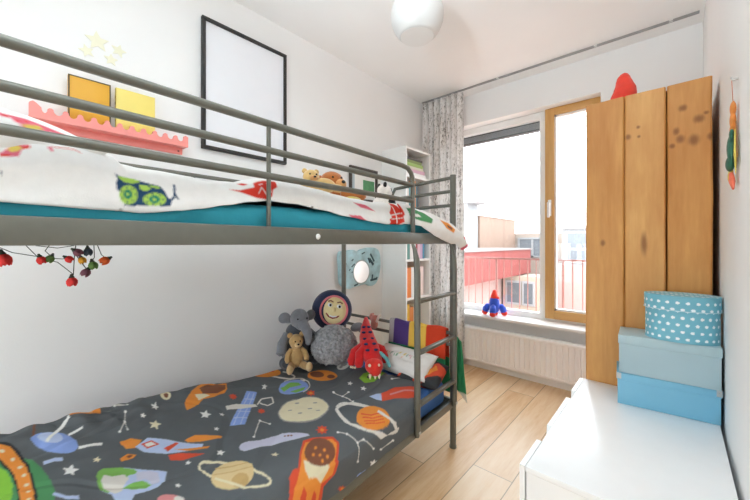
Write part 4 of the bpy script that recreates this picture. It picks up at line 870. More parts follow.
def upper_f(u, v):
    s = US0 + (US1 - US0) * v
    zb, zt = lerp_table(HEM, s), lerp_table(SIL, s)
    u = u * .45 / .75 if u < .75 else .45 + (u - .75) * .55 / .25
    if u < .45:                                     # front face, hem to shoulder
        k = u / .45; a = k * math.pi / 2
        w = .021 + .085 * (1 - math.cos(a)) ** 1.3; z = zb + (zt - zb) * math.sin(a) ** .9
    else:
        k = (u - .45) / .55; w = .106 + k * (BW - .15); z = zt - .02 * k + .012 * nz(w * 7, s * 6, 2) - (max(0, k - .85) / .15) ** 2 * .06
    w += .006 * nz(s * 9, z * 25, 11) * (1 if u < .45 else 0)
    return (-max(w, .0165), s, z + .003 * nz(s * 15, w * 15, 6))
b = nb(); NU2, NV2 = 90, 1050
gridmesh(b, upper_f, NU2, NV2)
n_main = len(b.verts)
# corner spilling out of the ladder opening, over the beam and past the post
TOPE = [(-.50, .045, 1.392), (-.42, .040, 1.392), (-.376, .030, 1.378), (-.3, .012, 1.365), (-.223, -.008, 1.348), (-.15, -.022, 1.33), (-.084, -.034, 1.307), (-.03, -.040, 1.285), (.02, -.042, 1.262), (.065, -.042, 1.238), (.102, -.036, 1.205)]
BOTE = [(-.50, .022, 1.292), (-.42, .016, 1.292), (-.376, -.018, 1.284), (-.32, -.028, 1.258), (-.276, -.034, 1.238), (-.19, -.040, 1.214), (-.108, -.044, 1.194), (-.06, -.046, 1.196), (-.02, -.046, 1.172), (.03, -.044, 1.156), (.074, -.038, 1.162)]
def seg(tab, v):
    x = v * (len(tab) - 1); i = min(int(x), len(tab) - 2); k = x - i
    return Vector(tab[i]).lerp(Vector(tab[i + 1]), k)
def flap_f(u, v):
    a, c = seg(TOPE, v), seg(BOTE, v); p = a.lerp(c, u)
    bulge = math.sin(u * math.pi) * .016
    return (-(p.y - bulge) + .004 * nz(p.x * 20, p.z * 20, 4), p.x, p.z)
gridmesh(b, flap_f, 30, 130)
ud = obj('duvet', b, M_print, None, BP, bedrot(), angle=180)
props(ud, 'white duvet printed with a green pig and red animals on the upper bunk', 'duvet')
co_ = np.array([v.co[:] for v in ud.data.vertices])
m_ = np.ones(len(co_), bool); m_[:n_main] = np.repeat(np.arange(NU2 + 1), NV2 + 1) <= NU2 * .80
FLP = [('dgreen', [(-.45, 1.372), (-.40, 1.375), (-.33, 1.355), (-.27, 1.325), (-.30, 1.30), (-.38, 1.31), (-.44, 1.335)]), ('white2', [(-.42, 1.345), (-.38, 1.345), (-.37, 1.33), (-.41, 1.33)]),
       ('orange', [(-.2, 1.325), (-.13, 1.31), (-.07, 1.275), (-.10, 1.255), (-.17, 1.28)]), ('brown', [(-.15, 1.30), (-.10, 1.285), (-.11, 1.27), (-.15, 1.285)]),
       ('pink2', [(.0, 1.17), (.06, 1.19), (.105, 1.2), (.08, 1.15), (.0, 1.14)]), ('red2', [(.03, 1.235), (.055, 1.238), (.06, 1.222), (.035, 1.22)])]
paint(ud, co_[:, 1], co_[:, 2], (243, 241, 238), [x for x in UPP if not (x[0] == 'black' and False)] + FLP, m_)
md = ud.modifiers.new('thickness', 'SOLIDIFY'); md.thickness = .006; md.offset = -1

def pillow_bm(hx, hy, ht, n=48, pinch=.06, wr=.006, seed=0):
    b = nb()
    for sgn in (1, -1):
        def f(u, v, sgn=sgn):
            x, y = u * 2 - 1, v * 2 - 1
            t = max(0, (1 - abs(x) ** 3.2)) ** .55 * max(0, (1 - abs(y) ** 3.2)) ** .55
            p = 1 - pinch * (1 - abs(x) ** 2) * abs(y) ** 6; p2 = 1 - pinch * (1 - abs(y) ** 2) * abs(x) ** 6
            return (x * hx * p2, y * hy * p, sgn * ht * t + wr * t * nz(x * 3 + seed, y * 3, sgn + seed))
        gridmesh(b, f, n, n)
    bmesh.ops.remove_doubles(b, verts=b.verts, dist=.0008)
    return b
# pillow of the upper bunk
c = Wd(.30, -2.03, 1.405)
pb = pillow_bm(.25, .42, .100, 190, seed=2)
pil = obj('pillow', pb, M_print, None, c, bedrot(), angle=180)
props(pil, 'plump white pillow with a red and pink patterned edge on the upper bunk', 'pillow')
cc = np.array([v.co[:] for v in pil.data.vertices])
PILS = [(n, [(s + 2.03, z - 1.422) for s, z in p]) for n, p in PIL]
paint(pil, cc[:, 1], cc[:, 2], (243, 241, 238), PILS)
# shift of print sits on the visible flank only

# ------------------------------------------------------------------ left wall
# large poster
t = thing('framed_poster', 'large black framed blank white poster high on the left wall', 'poster', (XL, .77, 1.745))
b = nb(); w_, h_ = .558, .76
for a in ((0, w_, 0, .02), (0, w_, h_ - .02, h_), (0, .02, .02, h_ - .02), (w_ - .02, w_, .02, h_ - .02)): box(b, .001, .026, *a, r=.002)
obj('frame', b, M_black, t)
obj('print', bx(.001, .014, .019, w_ - .019, .019, h_ - .019), mat('blank paper', (238, 240, 245), .35, var=.005), t, smooth=False)

# small picture beyond the toys
t = thing('framed_picture', 'small dark framed picture with a green patch behind the upper bunk toys', 'picture', (XL, 1.945, 1.56))
b = nb(); w_, h_ = .345, .292
for a in ((0, w_, 0, .022), (0, w_, h_ - .022, h_), (0, .022, .022, h_ - .022), (w_ - .022, w_, .022, h_ - .022)): box(b, .001, .022, *a, r=.002)
obj('frame', b, mat('dark brown frame', (70, 62, 56), .5), t)
pr = obj('print', bx(.001, .008, .02, w_ - .02, .02, h_ - .02), mat('white mount', (244, 244, 242), .6, var=.01), t, smooth=False)
obj('green_patch', bx(.0081, .0095, .165, .31, .06, .19), mat('green print', (96, 160, 112), .6, var=.12, vscale=30), pr, smooth=False)
obj('grey_patch', bx(.0081, .0095, .035, .06, .06, .25), mat('pale blue print', (190, 205, 214), .6), pr, smooth=False)

# pink ledge with a scalloped lip
t = thing('picture_ledge', 'pink wall ledge with a scalloped front lip above the upper bunk', 'wall shelf', (XL, .078, 1.686))
M_pink = mat('pink lacquer', (244, 150, 142), .45, var=.02)
L_ = .602
obj('wall_rail', bx(.001, .012, .0, L_ - .01, .0, .036, r=.002), M_pink, t)
obj('shelf', bx(.001, .062, .0, L_, .034, .044, r=.002), M_pink, t)
pts = [(0, .032), (L_, .032), (L_, .086)]
nb_ = 12; pitch = (L_ - .03) / nb_
pts += [(L_ - .012, .092), (L_ - .022, .086)]
y = L_ - .022
for k in range(nb_):
    y1 = y - pitch if k < nb_ - 1 else .026
    n = 8
    for i in range(n + 1):
        a = math.pi * i / n; g = (y - y1) * .62
        yc = y - g / 2
        pts.append((yc + g / 2 * math.cos(a), .078 - .020 * math.sin(a)))
    if k < nb_ - 1: pts += [(y1 + (y - y1) * .26, .083), (y1 + (y - y1) * .12, .083)]
    y = y1
pts += [(.022, .094), (.012, .100), (.003, .094), (0, .088)]
obj('scalloped_lip', prism(nb(), pts, .056, .068, 'x'), M_pink, t, angle=50)
b = nb(); blob(b, (.013, L_ - .03, .016), (.003, .005, .005)); obj('peg_hole_dot', b, mat('dark hole shade', (150, 80, 76), .6), t)  # dark colour of this raised dot stands in for shade in a peg hole

def flatbook(name, label, y, z, w_, h_, d, m, m2, x, lean=0, grp=None, cat='book'):
    t = thing(name, label, cat, (x, y, z), 0, grp); t.rotation_euler = (0, R(lean), 0)
    b = nb(); box(b, d - .003, d, 0, w_, 0, h_, r=.001); box(b, 0, .003, 0, w_, 0, h_, r=.001); box(b, 0, d, 0, .003, 0, h_, r=.001)
    obj('cover', b, m, t)
    obj('pages', bx(.003, d - .003, .003, w_ - .004, .004, h_ - .004), m2, t, smooth=False)
    return t
M_pages = mat('book pages', (214, 206, 190), .8, var=.05, vscale=60)
k = flatbook('picture_book', 'ochre picture book with dark edges on the pink ledge', .200, 1.731, .150, .216, .020, mat('ochre cover', (224, 166, 40), .45, var=.02), M_pages, XL + .022, 0, 'picture books on the pink ledge')
b = nb()
for a in ((0, .150, 0, .005), (0, .150, .211, .216), (0, .005, .005, .211), (.145, .150, .005, .211)): box(b, .0201, .0212, *a)
obj('cover_border', b, mat('dark cover border', (72, 64, 44), .5), k, smooth=False)
flatbook('picture_book', 'pale yellow picture book right of the ochre one on the pink ledge', .369, 1.731, .162, .214, .022, mat('yellow cover', (238, 218, 116), .45, var=.02), M_pages, XL + .022, 0, 'picture books on the pink ledge')
for ch in bpy.data.objects['picture_book.001'].children:
    if ch.name.startswith('cover'): cv = ch
M_sp = mat('spine marks', (150, 120, 60), .6)
for z in (.06, .10, .14, .17): obj('spine_dot', blob(nb(), (.011, -.0006, z), (.004, .0008, .008)), M_sp, cv)

# star stickers
M_star = mat('pale yellow plastic', (234, 232, 208), .5, var=.02)
for i, (y, z, r, rot, lab) in enumerate([(.306, 2.152, .047, 5, 'big pale yellow star sticker, largest of the four on the wall'), (.268, 2.091, .030, 20, 'small star sticker just below left of the largest star'),
                                    (.388, 2.142, .032, 60, 'small star sticker at the right end of the star cluster'), (.358, 2.086, .029, 0, 'small star sticker, lowest of the star cluster on the wall')]):
    pts = [((r if j % 2 == 0 else r * .48) * math.cos(R(90 + rot + 36 * j)), (r if j % 2 == 0 else r * .48) * math.sin(R(90 + rot + 36 * j))) for j in range(10)]
    o = obj('star_sticker', prism(nb(), pts, .0, .004, 'x'), M_star, None, (XL + .0005, y, z), smooth=False)
    props(o, lab, 'sticker', 'star stickers on the left wall')

# wavy children's mirror
t = thing('wall_mirror', 'pale blue wavy edged mirror with an oval glass on the wall below the upper bunk', 'mirror', (XL, 1.82, .82))
MO = [(1.82, 1.12), (1.897, 1.134), (1.966, 1.142), (2.025, 1.125), (2.074, 1.144), (2.176, 1.16), (2.269, 1.146), (2.31, 1.091), (2.317, .999), (2.296, .9), (2.255, .84), (2.189, .82), (2.124, .843), (2.05, .837), (1.978, .831), (1.92, .82), (1.864, .842), (1.831, .878), (1.822, 1.0)]
def smooth_loop(p, n=5):
    o = []; N = len(p)
    for i in range(N):
        a, b_, c, d = [Vector(p[(i + k) % N]) for k in (-1, 0, 1, 2)]
        for j in range(n):
            u = j / n
            o.append(tuple(.5 * ((2 * b_) + (c - a) * u + (2 * a - 5 * b_ + 4 * c - d) * u * u + (3 * b_ - a - 3 * c + d) * u ** 3)))
    return o
MP = smooth_loop([(y - 1.82, z - .82) for y, z in MO])
bd = obj('backing', prism(nb(), MP, .001, .03, 'x'), mat('pale blue print board', (178, 214, 222), .5, var=.24, vscale=14), t, angle=60)
b = nb(); oc = (.247, .132)
tube(b, [(.030, oc[0] + .098 * math.cos(a * math.pi / 16), oc[1] + .098 * math.sin(a * math.pi / 16)) for a in range(32)], .006, 8, True)
obj('mirror_rim', b, mat('grey rim', (176, 190, 192), .5), bd)
mm = NT('mirror glass'); mm.b.inputs['Metallic'].default_value = 1; mm.b.inputs['Roughness'].default_value = .32; mm.base(mm.mixc(mm.noise(mm.coord(), 2), (.93, .93, .93), (.95, .95, .95)))
b = nb(); prism(b, [(oc[0] + .098 * math.cos(a * math.pi / 24), oc[1] + .098 * math.sin(a * math.pi / 24)) for a in range(48)], .030, .0325, 'x')
obj('mirror_glass', b, mm.m, t, smooth=False)
M_ink = mat('dark teal ink', (52, 84, 96), .6)
def stroke(y0, z0, y1, z1, w_):
    L = math.hypot(y1 - y0, z1 - z0); ny, nz_ = -(z1 - z0) / L * w_, (y1 - y0) / L * w_
    o = obj('brush_mark', prism(nb(), [(y0 + ny, z0 + nz_), (y1 + ny, z1 + nz_), (y1 - ny, z1 - nz_), (y0 - ny, z0 - nz_)], .0301, .0312, 'x'), M_ink, bd, smooth=False)
for s_ in ((.36, .285, .41, .215, .009), (.345, .245, .40, .185, .012), (.33, .25, .355, .205, .008), (.37, .215, .395, .19, .008), (.25, .285, .29, .30, .005), (.13, .23, .15, .245, .006), (.13, .18, .165, .205, .006), (.03, .20, .07, .21, .005), (.10, .15, .115, .165, .004), (.13, .135, .15, .14, .004), (.16, .022, .20, .030, .006), (.20, .03, .215, .05, .005), (.36, .05, .45, .06, .009), (.38, .06, .39, .10, .008), (.44, .055, .45, .075, .007)):
    stroke(*s_)

# ------------------------------------------------------------------ bookcase and its books
BX, BY0, BY1, BZ = -1.757, 2.372, 2.768, 2.058
t = thing('bookcase', 'tall narrow white bookcase against the left wall beside the curtain', 'bookcase', (XL + .002, BY0, 0))
D_ = BX - XL - .002; W_ = BY1 - BY0; x_ = 0
for y in (0, W_ - .018): obj('side_panel', bx(0, D_, y, y + .018, 0, BZ, r=.001), M_whitep, t, smooth=False)
obj('top_panel', bx(0, D_ - .002, .018, W_ - .018, BZ - .02, BZ - .001), M_whitep, t, smooth=False)
obj('back_panel', bx(0, .004, .018, W_ - .018, .06, BZ - .02), M_whitep, t, smooth=False)
obj('plinth', bx(D_ - .03, D_ - .015, .018, W_ - .018, 0, .06), M_whitep, t, smooth=False)
SH = (.06, .36, .69, 1.035, 1.42, 1.79)
for z in SH: obj('shelf', bx(.004, D_ - .004, .018, W_ - .018, z, z + .018), M_whitep, t, smooth=False)
def cov(c): return mat('book cover %d %d %d' % c, c, .5, var=.03)
def upright(label, y, th, z, h, c, dep=.2, cat='book', grp=None, name='book'):
    t = thing(name, label, cat, (BX - .02, y, z + .0185), 0, grp)
    m = cov(c)
    b = nb(); box(b, -dep, 0, 0, .003, 0, h); box(b, -dep, 0, th - .003, th, 0, h); box(b, -.004, 0, .0, th, 0, h, r=.0008)
    obj('cover', b, m, t, smooth=False)
    obj('pages', bx(-dep + .004, -.004, .003, th - .003, .003, h - .004), M_pages, t, smooth=False)
def flat(label, y, w_, z, h, c, dep=.2, cat='book', grp=None, name='book', rot=0):
    t = thing(name, label, cat, (BX - .025, y, z), R(rot), grp); m = cov(c)
    b = nb(); box(b, -dep, 0, 0, w_, 0, .002); box(b, -dep, 0, 0, w_, h - .002, h); box(b, -.003, 0, 0, w_, 0, h)
    obj('cover', b, m, t, smooth=False)
    obj('pages', bx(-dep + .003, -.003, .002, w_ - .003, .002, h - .002), M_pages, t, smooth=False)
G1 = 'books lying in the top compartment'
z = SH[5] + .0185
for lab, h, c, wd in (('white paper pad, lowest in the pile in the top compartment', .035, (240, 238, 236), .33), ('pale pink book above the white pad in the top compartment', .03, (226, 178, 196), .31), ('cream book in the middle of the pile in the top compartment', .022, (220, 214, 190), .29), ('light green book in the pile in the top compartment', .03, (160, 190, 96), .28), ('olive green book under the dark one in the top compartment', .024, (128, 146, 70), .26), ('dark cover book, topmost of the pile in the top compartment', .02, (70, 66, 50), .27)):
    flat(lab, BY0 + .022, wd, z, h, c, grp=G1); z += h + .0008
G2 = 'books standing in the second compartment'
y = BY0 + .02
for lab, th, h, c in (('white spine book at the left of the second compartment', .05, .25, (232, 230, 224)), ('teal book standing in the second compartment', .07, .30, (86, 146, 150)), ('orange book standing in the second compartment', .035, .33, (224, 142, 62)), ('teal book right of the orange one in the second compartment', .02, .31, (60, 110, 120)), ('black book, rightmost in the second compartment', .025, .32, (54, 56, 60)), ):
    upright(lab, y, th, SH[4], h, c, grp=G2); y += th + .001
G3 = 'books standing in the third compartment'
y = BY0 + .02
for lab, th, h, c in (('deep green book, leftmost in the third compartment', .03, .24, (60, 128, 106)), ('teal green book behind the ladder in the third compartment', .035, .25, (84, 150, 140)), ('white book in the third compartment', .05, .24, (234, 230, 226)), ('light grey book in the third compartment', .04, .23, (206, 206, 204)), ('dark red book in the third compartment', .026, .25, (176, 62, 72)), ('pale pink book next to the dark red one in the third compartment', .045, .25, (232, 194, 206)), ('lilac book in the third compartment', .035, .25, (212, 180, 214)), ('blue book, rightmost in the third compartment', .03, .25, (80, 150, 184))):
    upright(lab, y, th, SH[3], h, c, grp=G3); y += th + .001
G4 = 'folders standing in the fourth compartment'
y = BY0 + .02
for lab, th, h, c in (('orange folder, leftmost in the fourth compartment', .085, .27, (238, 132, 40)), ('white folder in the fourth compartment', .06, .27, (236, 234, 230)), ('yellow folder in the fourth compartment', .075, .27, (240, 206, 96)), ('pale pink folder, rightmost in the fourth compartment', .06, .27, (238, 220, 214))):
    upright(lab, y, th, SH[2], h, c, cat='folder', grp=G4, name='folder'); y += th + .001
G5 = 'boxes on the fifth compartment'
y = BY0 + .02
for lab, th, h, c in (('yellow and orange file, leftmost in the fifth compartment', .06, .27, (236, 186, 60)), ('orange file in the fifth compartment', .06, .24, (228, 140, 70)), ('cream file, rightmost in the fifth compartment', .09, .25, (236, 224, 206))):
    upright(lab, y, th, SH[1], h, c, cat='file', grp='files in the fifth compartment', name='magazine_file'); y += th + .001

# ------------------------------------------------------------------ curtain, rail
def curtain_mat():
    t = NT('forest print curtain')
    v = t.coord((1, 1, .32)); tc = t.coord((1, 1, 1))
    a = t.noise(t.coord((36, 36, 4.0)), 1, 4, .65); n2 = t.noise(t.coord((60, 60, 34)), 1, 3, .6); n3 = t.noise(t.coord((150, 150, 90)), 1, 2, .6)
    f = t.math('ADD', t.math('ADD', t.math('MULTIPLY', a, .48), t.math('MULTIPLY', n2, .45)), t.math('MULTIPLY', n3, .27))
    c = t.ramp(f, [(.46, lin((112, 110, 108))), (.51, lin((184, 181, 178))), (.565, lin((232, 230, 227))), (.65, lin((248, 247, 246)))])
    t.base(c); t.b.inputs['Roughness'].default_value = .9
    tr = t.new('ShaderNodeBsdfTranslucent'); t.link(c, tr.inputs['Color'])
    mx = t.new('ShaderNodeMixShader'); mx.inputs[0].default_value = .42; t.link(t.b.outputs[0], mx.inputs[1]); t.link(tr.outputs[0], mx.inputs[2])
    t.link(mx.outputs[0], t.n['Material Output'].inputs['Surface'])
    return t.m
CX0, CX1, CY = -2.02, -1.522, 3.005
def cur(u, v):
    x = CX0 + (CX1 - CX0) * u; z = 2.672 - v * 2.655
    ph = u * math.pi * 2 * 7.5 + .5 * math.sin(u * 9)
    amp = .026 + .010 * math.sin(u * 17 + 1) + .006 * v
    return (x + .010 * math.cos(ph) + .012 * v * (u - .3), CY + amp * math.sin(ph) + .008 * nz(u * 8, v * 2), z)
b = nb(); gridmesh(b, cur, 220, 40)
o = obj('curtain', b, curtain_mat(), angle=180); props(o, 'floor length curtain with grey forest print at the left of the window', 'curtain')
md = o.modifiers.new('thickness', 'SOLIDIFY'); md.thickness = .002
o = obj('curtain_rail', bx(XL + .02, .118, 3.003, 3.008, 2.690, 2.699), mat('grey aluminium', (168, 168, 168), .4, metal=.2), smooth=False)
props(o, 'grey double track curtain rail along the ceiling above the window', 'curtain rail')
obj('second_track', bx(XL + .02, .118, 3.021, 3.026, 2.690, 2.699), o.data.materials[0], o, smooth=False)
for x in (-1.2, -.45, -.02): obj('rail_clip', bx(x - .010, x + .010, 3.001, 3.028, 2.692, 2.6995), M_whitep, o, smooth=False)

# ------------------------------------------------------------------ pendant lamp
t = thing('pendant_lamp', 'white globe pendant lamp hanging from the ceiling', 'lamp', (-1.032, 1.492, 2.415))
r = .141; pr = []
for i in range(25):
    a = R(-52 + (88 + 52) * i / 24); pr.append((r * math.cos(a), r * math.sin(a)))
b = lathe(nb(), pr, 48)
inn = [(x * .97, z * .97) for x, z in pr]
sh = obj('lamp_shade', b, mat('opal glass', (214, 213, 211), .35, var=.01), t)
md = sh.modifiers.new('thickness', 'SOLIDIFY'); md.thickness = .004
b = lathe(nb(), [(0, -.104), (.06, -.106), (.088, -.1085), (.088, -.111), (0, -.111)], 40); obj('diffuser', b, mat('opal diffuser', (236, 235, 233), .4, var=.005), sh)
b = lathe(nb(), [(0, .014), (.012, .013), (.02, .002), (.0305, -.025), (.030, -.04), (.022, -.055), (0, -.062)], 24, (0, 0, .0)); obj('bulb', b, mat('frosted bulb', (240, 240, 238), .4, var=.01), t)
b = tb([(0, 0, .01), (0, 0, .285)], .008, 12); lathe(b, [(0, .13), (.03, .13), (.028, .15), (.01, .165), (0, .165)], 20); lathe(b, [(0, .262), (.045, .262), (.05, .284), (0, .284)], 24)
obj('cord', b, M_white, t)

# ------------------------------------------------------------------ radiator
t = thing('radiator', 'low white panel radiator with ribbed front below the window', 'radiator', (-1.565, 3.035, .068))
LR = 1.42; HR = .318
b = nb(); n = int(LR / .043); pts = []
for i in range(n):
    x0 = .012 + i * (LR - .024) / n; p = (LR - .024) / n
    pts += [(x0, 0), (x0 + p * .60, 0), (x0 + p * .70, .011), (x0 + p * .90, .011)]
pts += [(LR - .012, 0)]
A = [[b.verts.new((x, y, z)) for x, y in pts] for z in (.022, HR - .022)]
for i in range(len(pts) - 1): b.faces.new((A[0][i], A[0][i + 1], A[1][i + 1], A[1][i]))
M_rad = mat('cream white enamel', (250, 248, 246), .4, var=.005)
obj('front_panel', b, M_rad, t, angle=20)
b = nb(); box(b, 0, LR, -.001, .02, 0, .024, r=.004); box(b, 0, LR, -.001, .02, HR - .024, HR, r=.004); box(b, 0, .013, -.001, .02, .02, HR - .02); box(b, LR - .013, LR, -.001, .02, .02, HR - .02)
box(b, .0, LR, .045, .065, 0, HR - .01, r=.003)
obj('panel_edge', b, M_rad, t)
b = nb(); box(b, .0, LR, .012, .066, HR - .004, HR + .006, r=.002)
obj('top_grille', b, M_white, t)
for x in (0, LR - .004): obj('side_cover', bx(x, x + .004, .01, .06, .01, HR), M_rad, t, smooth=False)
b = tb([(LR - .08, .03, .01), (LR - .08, .03, -.068)], .008); obj('pipe', b, M_white, t)
for x in (.2, LR - .2): obj('bracket', bx(x, x + .03, .06, .106, .05, .25), M_white, t, smooth=False)

# ------------------------------------------------------------------ rocket on the sill
t = thing('plush_rocket', 'blue and red plush rocket standing on the window sill', 'toy rocket', (-1.297, 3.175, .5035), R(20))
M_pb = mat('blue plush', (52, 92, 214), .9, var=.06, bump=.4, bscale=180, sheen=.3); M_pr = mat('red plush', (240, 62, 42), .9, var=.06, bump=.4, bscale=180, sheen=.3)
b = lathe(nb(), [(0, .028), (.03, .03), (.042, .05), (.048, .085), (.046, .13), (.038, .168), (0, .172)], 28); obj('body', b, M_pb, t)
b = lathe(nb(), [(0, .158), (.034, .158), (.037, .17), (.030, .195), (.02, .225), (.012, .243), (0, .248)], 24); blob(b, (.03, -.012, .172), (.018, .018, .014)); obj('nose_cone', b, M_pr, t)
b = lathe(nb(), [(0, .0), (.028, .004), (.034, .02), (.03, .034), (0, .036)], 20); obj('tail_nozzle', b, M_pr, t)
for a in (170, 262, 10):
    c = Vector((math.cos(R(a)), math.sin(R(a)), 0))
    b = tb([c * .030 + Vector((0, 0, .098)), c * .060 + Vector((0, 0, .088)), c * .078 + Vector((0, 0, .062)), c * .086 + Vector((0, 0, .036))], [.014, .027, .032, .028], 14); f = obj('fin', b, M_pb, t)
    b = nb(); blob(b, c * .090 + Vector((0, 0, .024)), (.029, .029, .024)); obj('fin_tip', b, M_pr, f)

# ------------------------------------------------------------------ wardrobe of wide pine planks
KN = [(.026, 1.799, .014, 1.0), (.078, 1.739, .017, 1.0), (.017, 1.663, .014, .8), (.062, 1.650, .018, .8), (-.169, 1.711, .011, .9), (-.01, 1.637, .010, 1), (.004, 1.70, .010, .6), (.113, 1.656, .010, .7), (.10, 1.76, .008, 1), (-.128, 1.705, .006, 1), (-.109, 1.20, .011, .22), (-.13, 1.75, .007, 1), (-.06, .95, .012, .8), (-.27, 1.2, .01, .7)]
t = thing('wardrobe', 'tall wardrobe of wide knotted pine planks behind the white dresser', 'wardrobe', (0, 2.02, 0))
M_pl = wood('pine plank', (222, 166, 96), (190, 126, 60), 'z', .8, .5, KN, 11, True)
M_pl2 = wood('pine plank mid', (228, 176, 108), (198, 136, 70), 'z', .8, .5, KN, 9, True)
def plank(x0, x1, top, m, sx, dz):
    b = nb()
    def edge(z, s): return .0035 * nz(z * 2.1, s * 3.3) + .0015 * nz(z * 6, s)
    N = 60
    F = []
    for i in range(N + 1):
        z = .006 + (top(.5) - .006) * i / N
        a = x0 + edge(z, sx) + .001; c_ = x1 + edge(z, sx + 5) - .001
        za, zc = (z, z)
        if i == N: za, zc = top(0), top(1)
        F.append([b.verts.new((a, .006, za)), b.verts.new((a + .006, 0, za)), b.verts.new((c_ - .006, 0, zc)), b.verts.new((c_, .006, zc)), b.verts.new((c_, .034, zc)), b.verts.new((a, .034, za))])
    for p, q in zip(F, F[1:]):
        for k in range(6): b.faces.new((p[k], p[(k + 1) % 6], q[(k + 1) % 6], q[k]))
    b.faces.new(F[0][::-1]); b.faces.new(F[-1])
    return obj('plank', b, m, t, angle=30)
plank(-.345, -.184, lambda k: 1.908 + .004 * k, M_pl, 1, 0); plank(-.182, -.030, lambda k: 1.912, M_pl2, 2, 0); plank(-.027, .121, lambda k: 1.912 + .002 * k, M_pl, 3, 0)
M_dk = wood('pine carcass', (206, 150, 88), (170, 112, 60), 'z')
b = nb(); box(b, -.335, -.315, .036, .56, .0, 1.895); box(b, .088, .108, .036, .56, .0, 1.895); box(b, -.315, .088, .54, .56, .05, 1.895); box(b, -.315, .088, .036, .54, .05, .07)
obj('carcass', b, M_dk, t, smooth=False)
obj('top_panel', bx(-.337, .110, .036, .565, 1.8955, 1.904), M_dk, t, smooth=False)

# red hat on the wardrobe
b = nb()
def hat(u, v):
    a = u * 2 * math.pi; z = v
    r = lerp_table([(0, .058), (.12, .060), (.3, .056), (.5, .047), (.7, .037), (.86, .028), (.95, .017), (1, .001)], v)
    r *= 1 + .07 * math.sin(3 * a + v * 6) * (1 - v) + .05 * nz(math.cos(a) * 2, math.sin(a) * 2, v * 5)
    return (r * math.cos(a) + .010 * v - .004 * math.sin(v * 9), r * math.sin(a), z * .178)
gridmesh(b, hat, 40, 36, True)
o = obj('felt_hat', b, mat('red felt', (232, 68, 52), .9, var=.07, vscale=25, bump=.3, bscale=120, sheen=.2), None, (-.203, 2.16, 1.905), angle=180); props(o, 'soft pointed red felt hat on top of the wardrobe', 'hat')

# ------------------------------------------------------------------ dresser and boxes
DX0, DX1, DY0, DY1, DH = -.351, .129, 1.10, 2.012, .5
t = thing('dresser', 'low white lacquered dresser along the right wall', 'dresser', (DX0, DY0, 0))
LX, LY = DX1 - DX0, DY1 - DY0
b = nb(); box(b, .004, LX, 0, .018, 0, DH - .0185); box(b, .004, LX, LY - .018, LY, 0, DH - .0185); box(b, LX - .01, LX, .018, LY - .018, 0, DH - .02); box(b, .02, LX - .01, .018, LY - .018, .05, .066)
obj('carcass', b, M_white, t, smooth=False)
obj('top', bx(.001, LX, -.001, LY + .001, DH - .018, DH, r=.0015), M_white, t)
for y0, y1, g0, g1 in ((0, LY / 2 - .0015, .178, .306), (LY / 2 + .0015, LY, .616, .714)):
    for kz, (z0, z1) in enumerate(((.06, .27), (.273, DH - .001))):
        zn = z1 - .035
        if kz: P_ = [(y0, z0), (y1, z0), (y1, z1), (g1, z1), (g1 - .008, zn), (g0 + .008, zn), (g0, z1), (y0, z1)]
        else: P_ = [(y0, z0), (y1, z0), (y1, z1), (y0, z1)]
        d = obj('drawer', bx(.012, .30, y0 + .02, y1 - .02, z0 + .02, z1 - .06), M_whitep, t, smooth=False)
        obj('drawer_front', prism(nb(), P_, -.017, -.001, 'x'), M_white, d, smooth=False)
obj('plinth', bx(.03, .045, .018, LY - .018, 0, .055), M_white, t, smooth=False)

BR = R(6.1)
def lidbox(name, label, loc, rot, w_, d_, h_, lid, m, ml, corners):
    t = thing(name, label, 'storage box', loc, rot)
    obj('body', bx(.003, w_ - .003, .003, d_ - .003, 0, h_ - .003, r=.002), m, t)
    l = obj('lid', bx(0, w_, 0, d_, h_ - lid, h_, r=.003), ml, t)
    if corners:
        for x in (0, w_):
            b = nb(); s = 1 if x == 0 else -1
            box(b, min(x - s * .001, x + s * .016), max(x - s * .001, x + s * .016), -.0012, .0, h_ - .024, h_ + .0005)
            box(b, min(x - s * .0012, x), max(x - s * .0012, x), -.001, .015, h_ - .024, h_ + .0005)
            blob(b, (x + s * .008, -.001, h_ - .012), (.003, .002, .003))
            obj('metal_corner', b, M_chrome, l)
    return t
M_bb = mat('blue box board', (122, 182, 208), .45, var=.03, vscale=5); M_gb = mat('grey blue box board', (168, 190, 196), .55, var=.03, vscale=6)
lidbox('storage_box', 'bright blue cardboard box with metal corners, lowest of the stack on the dresser', (-.190, 1.800, .5005), BR, .327, .18, .134, .03, M_bb, M_bb, True)
lidbox('storage_box', 'grey blue cardboard box with overhanging lid, middle of the stack on the dresser', (-.186, 1.806, .6357), R(3.2), .322, .185, .164, .038, M_gb, mat('grey blue lid', (174, 197, 202), .5, var=.02), False)
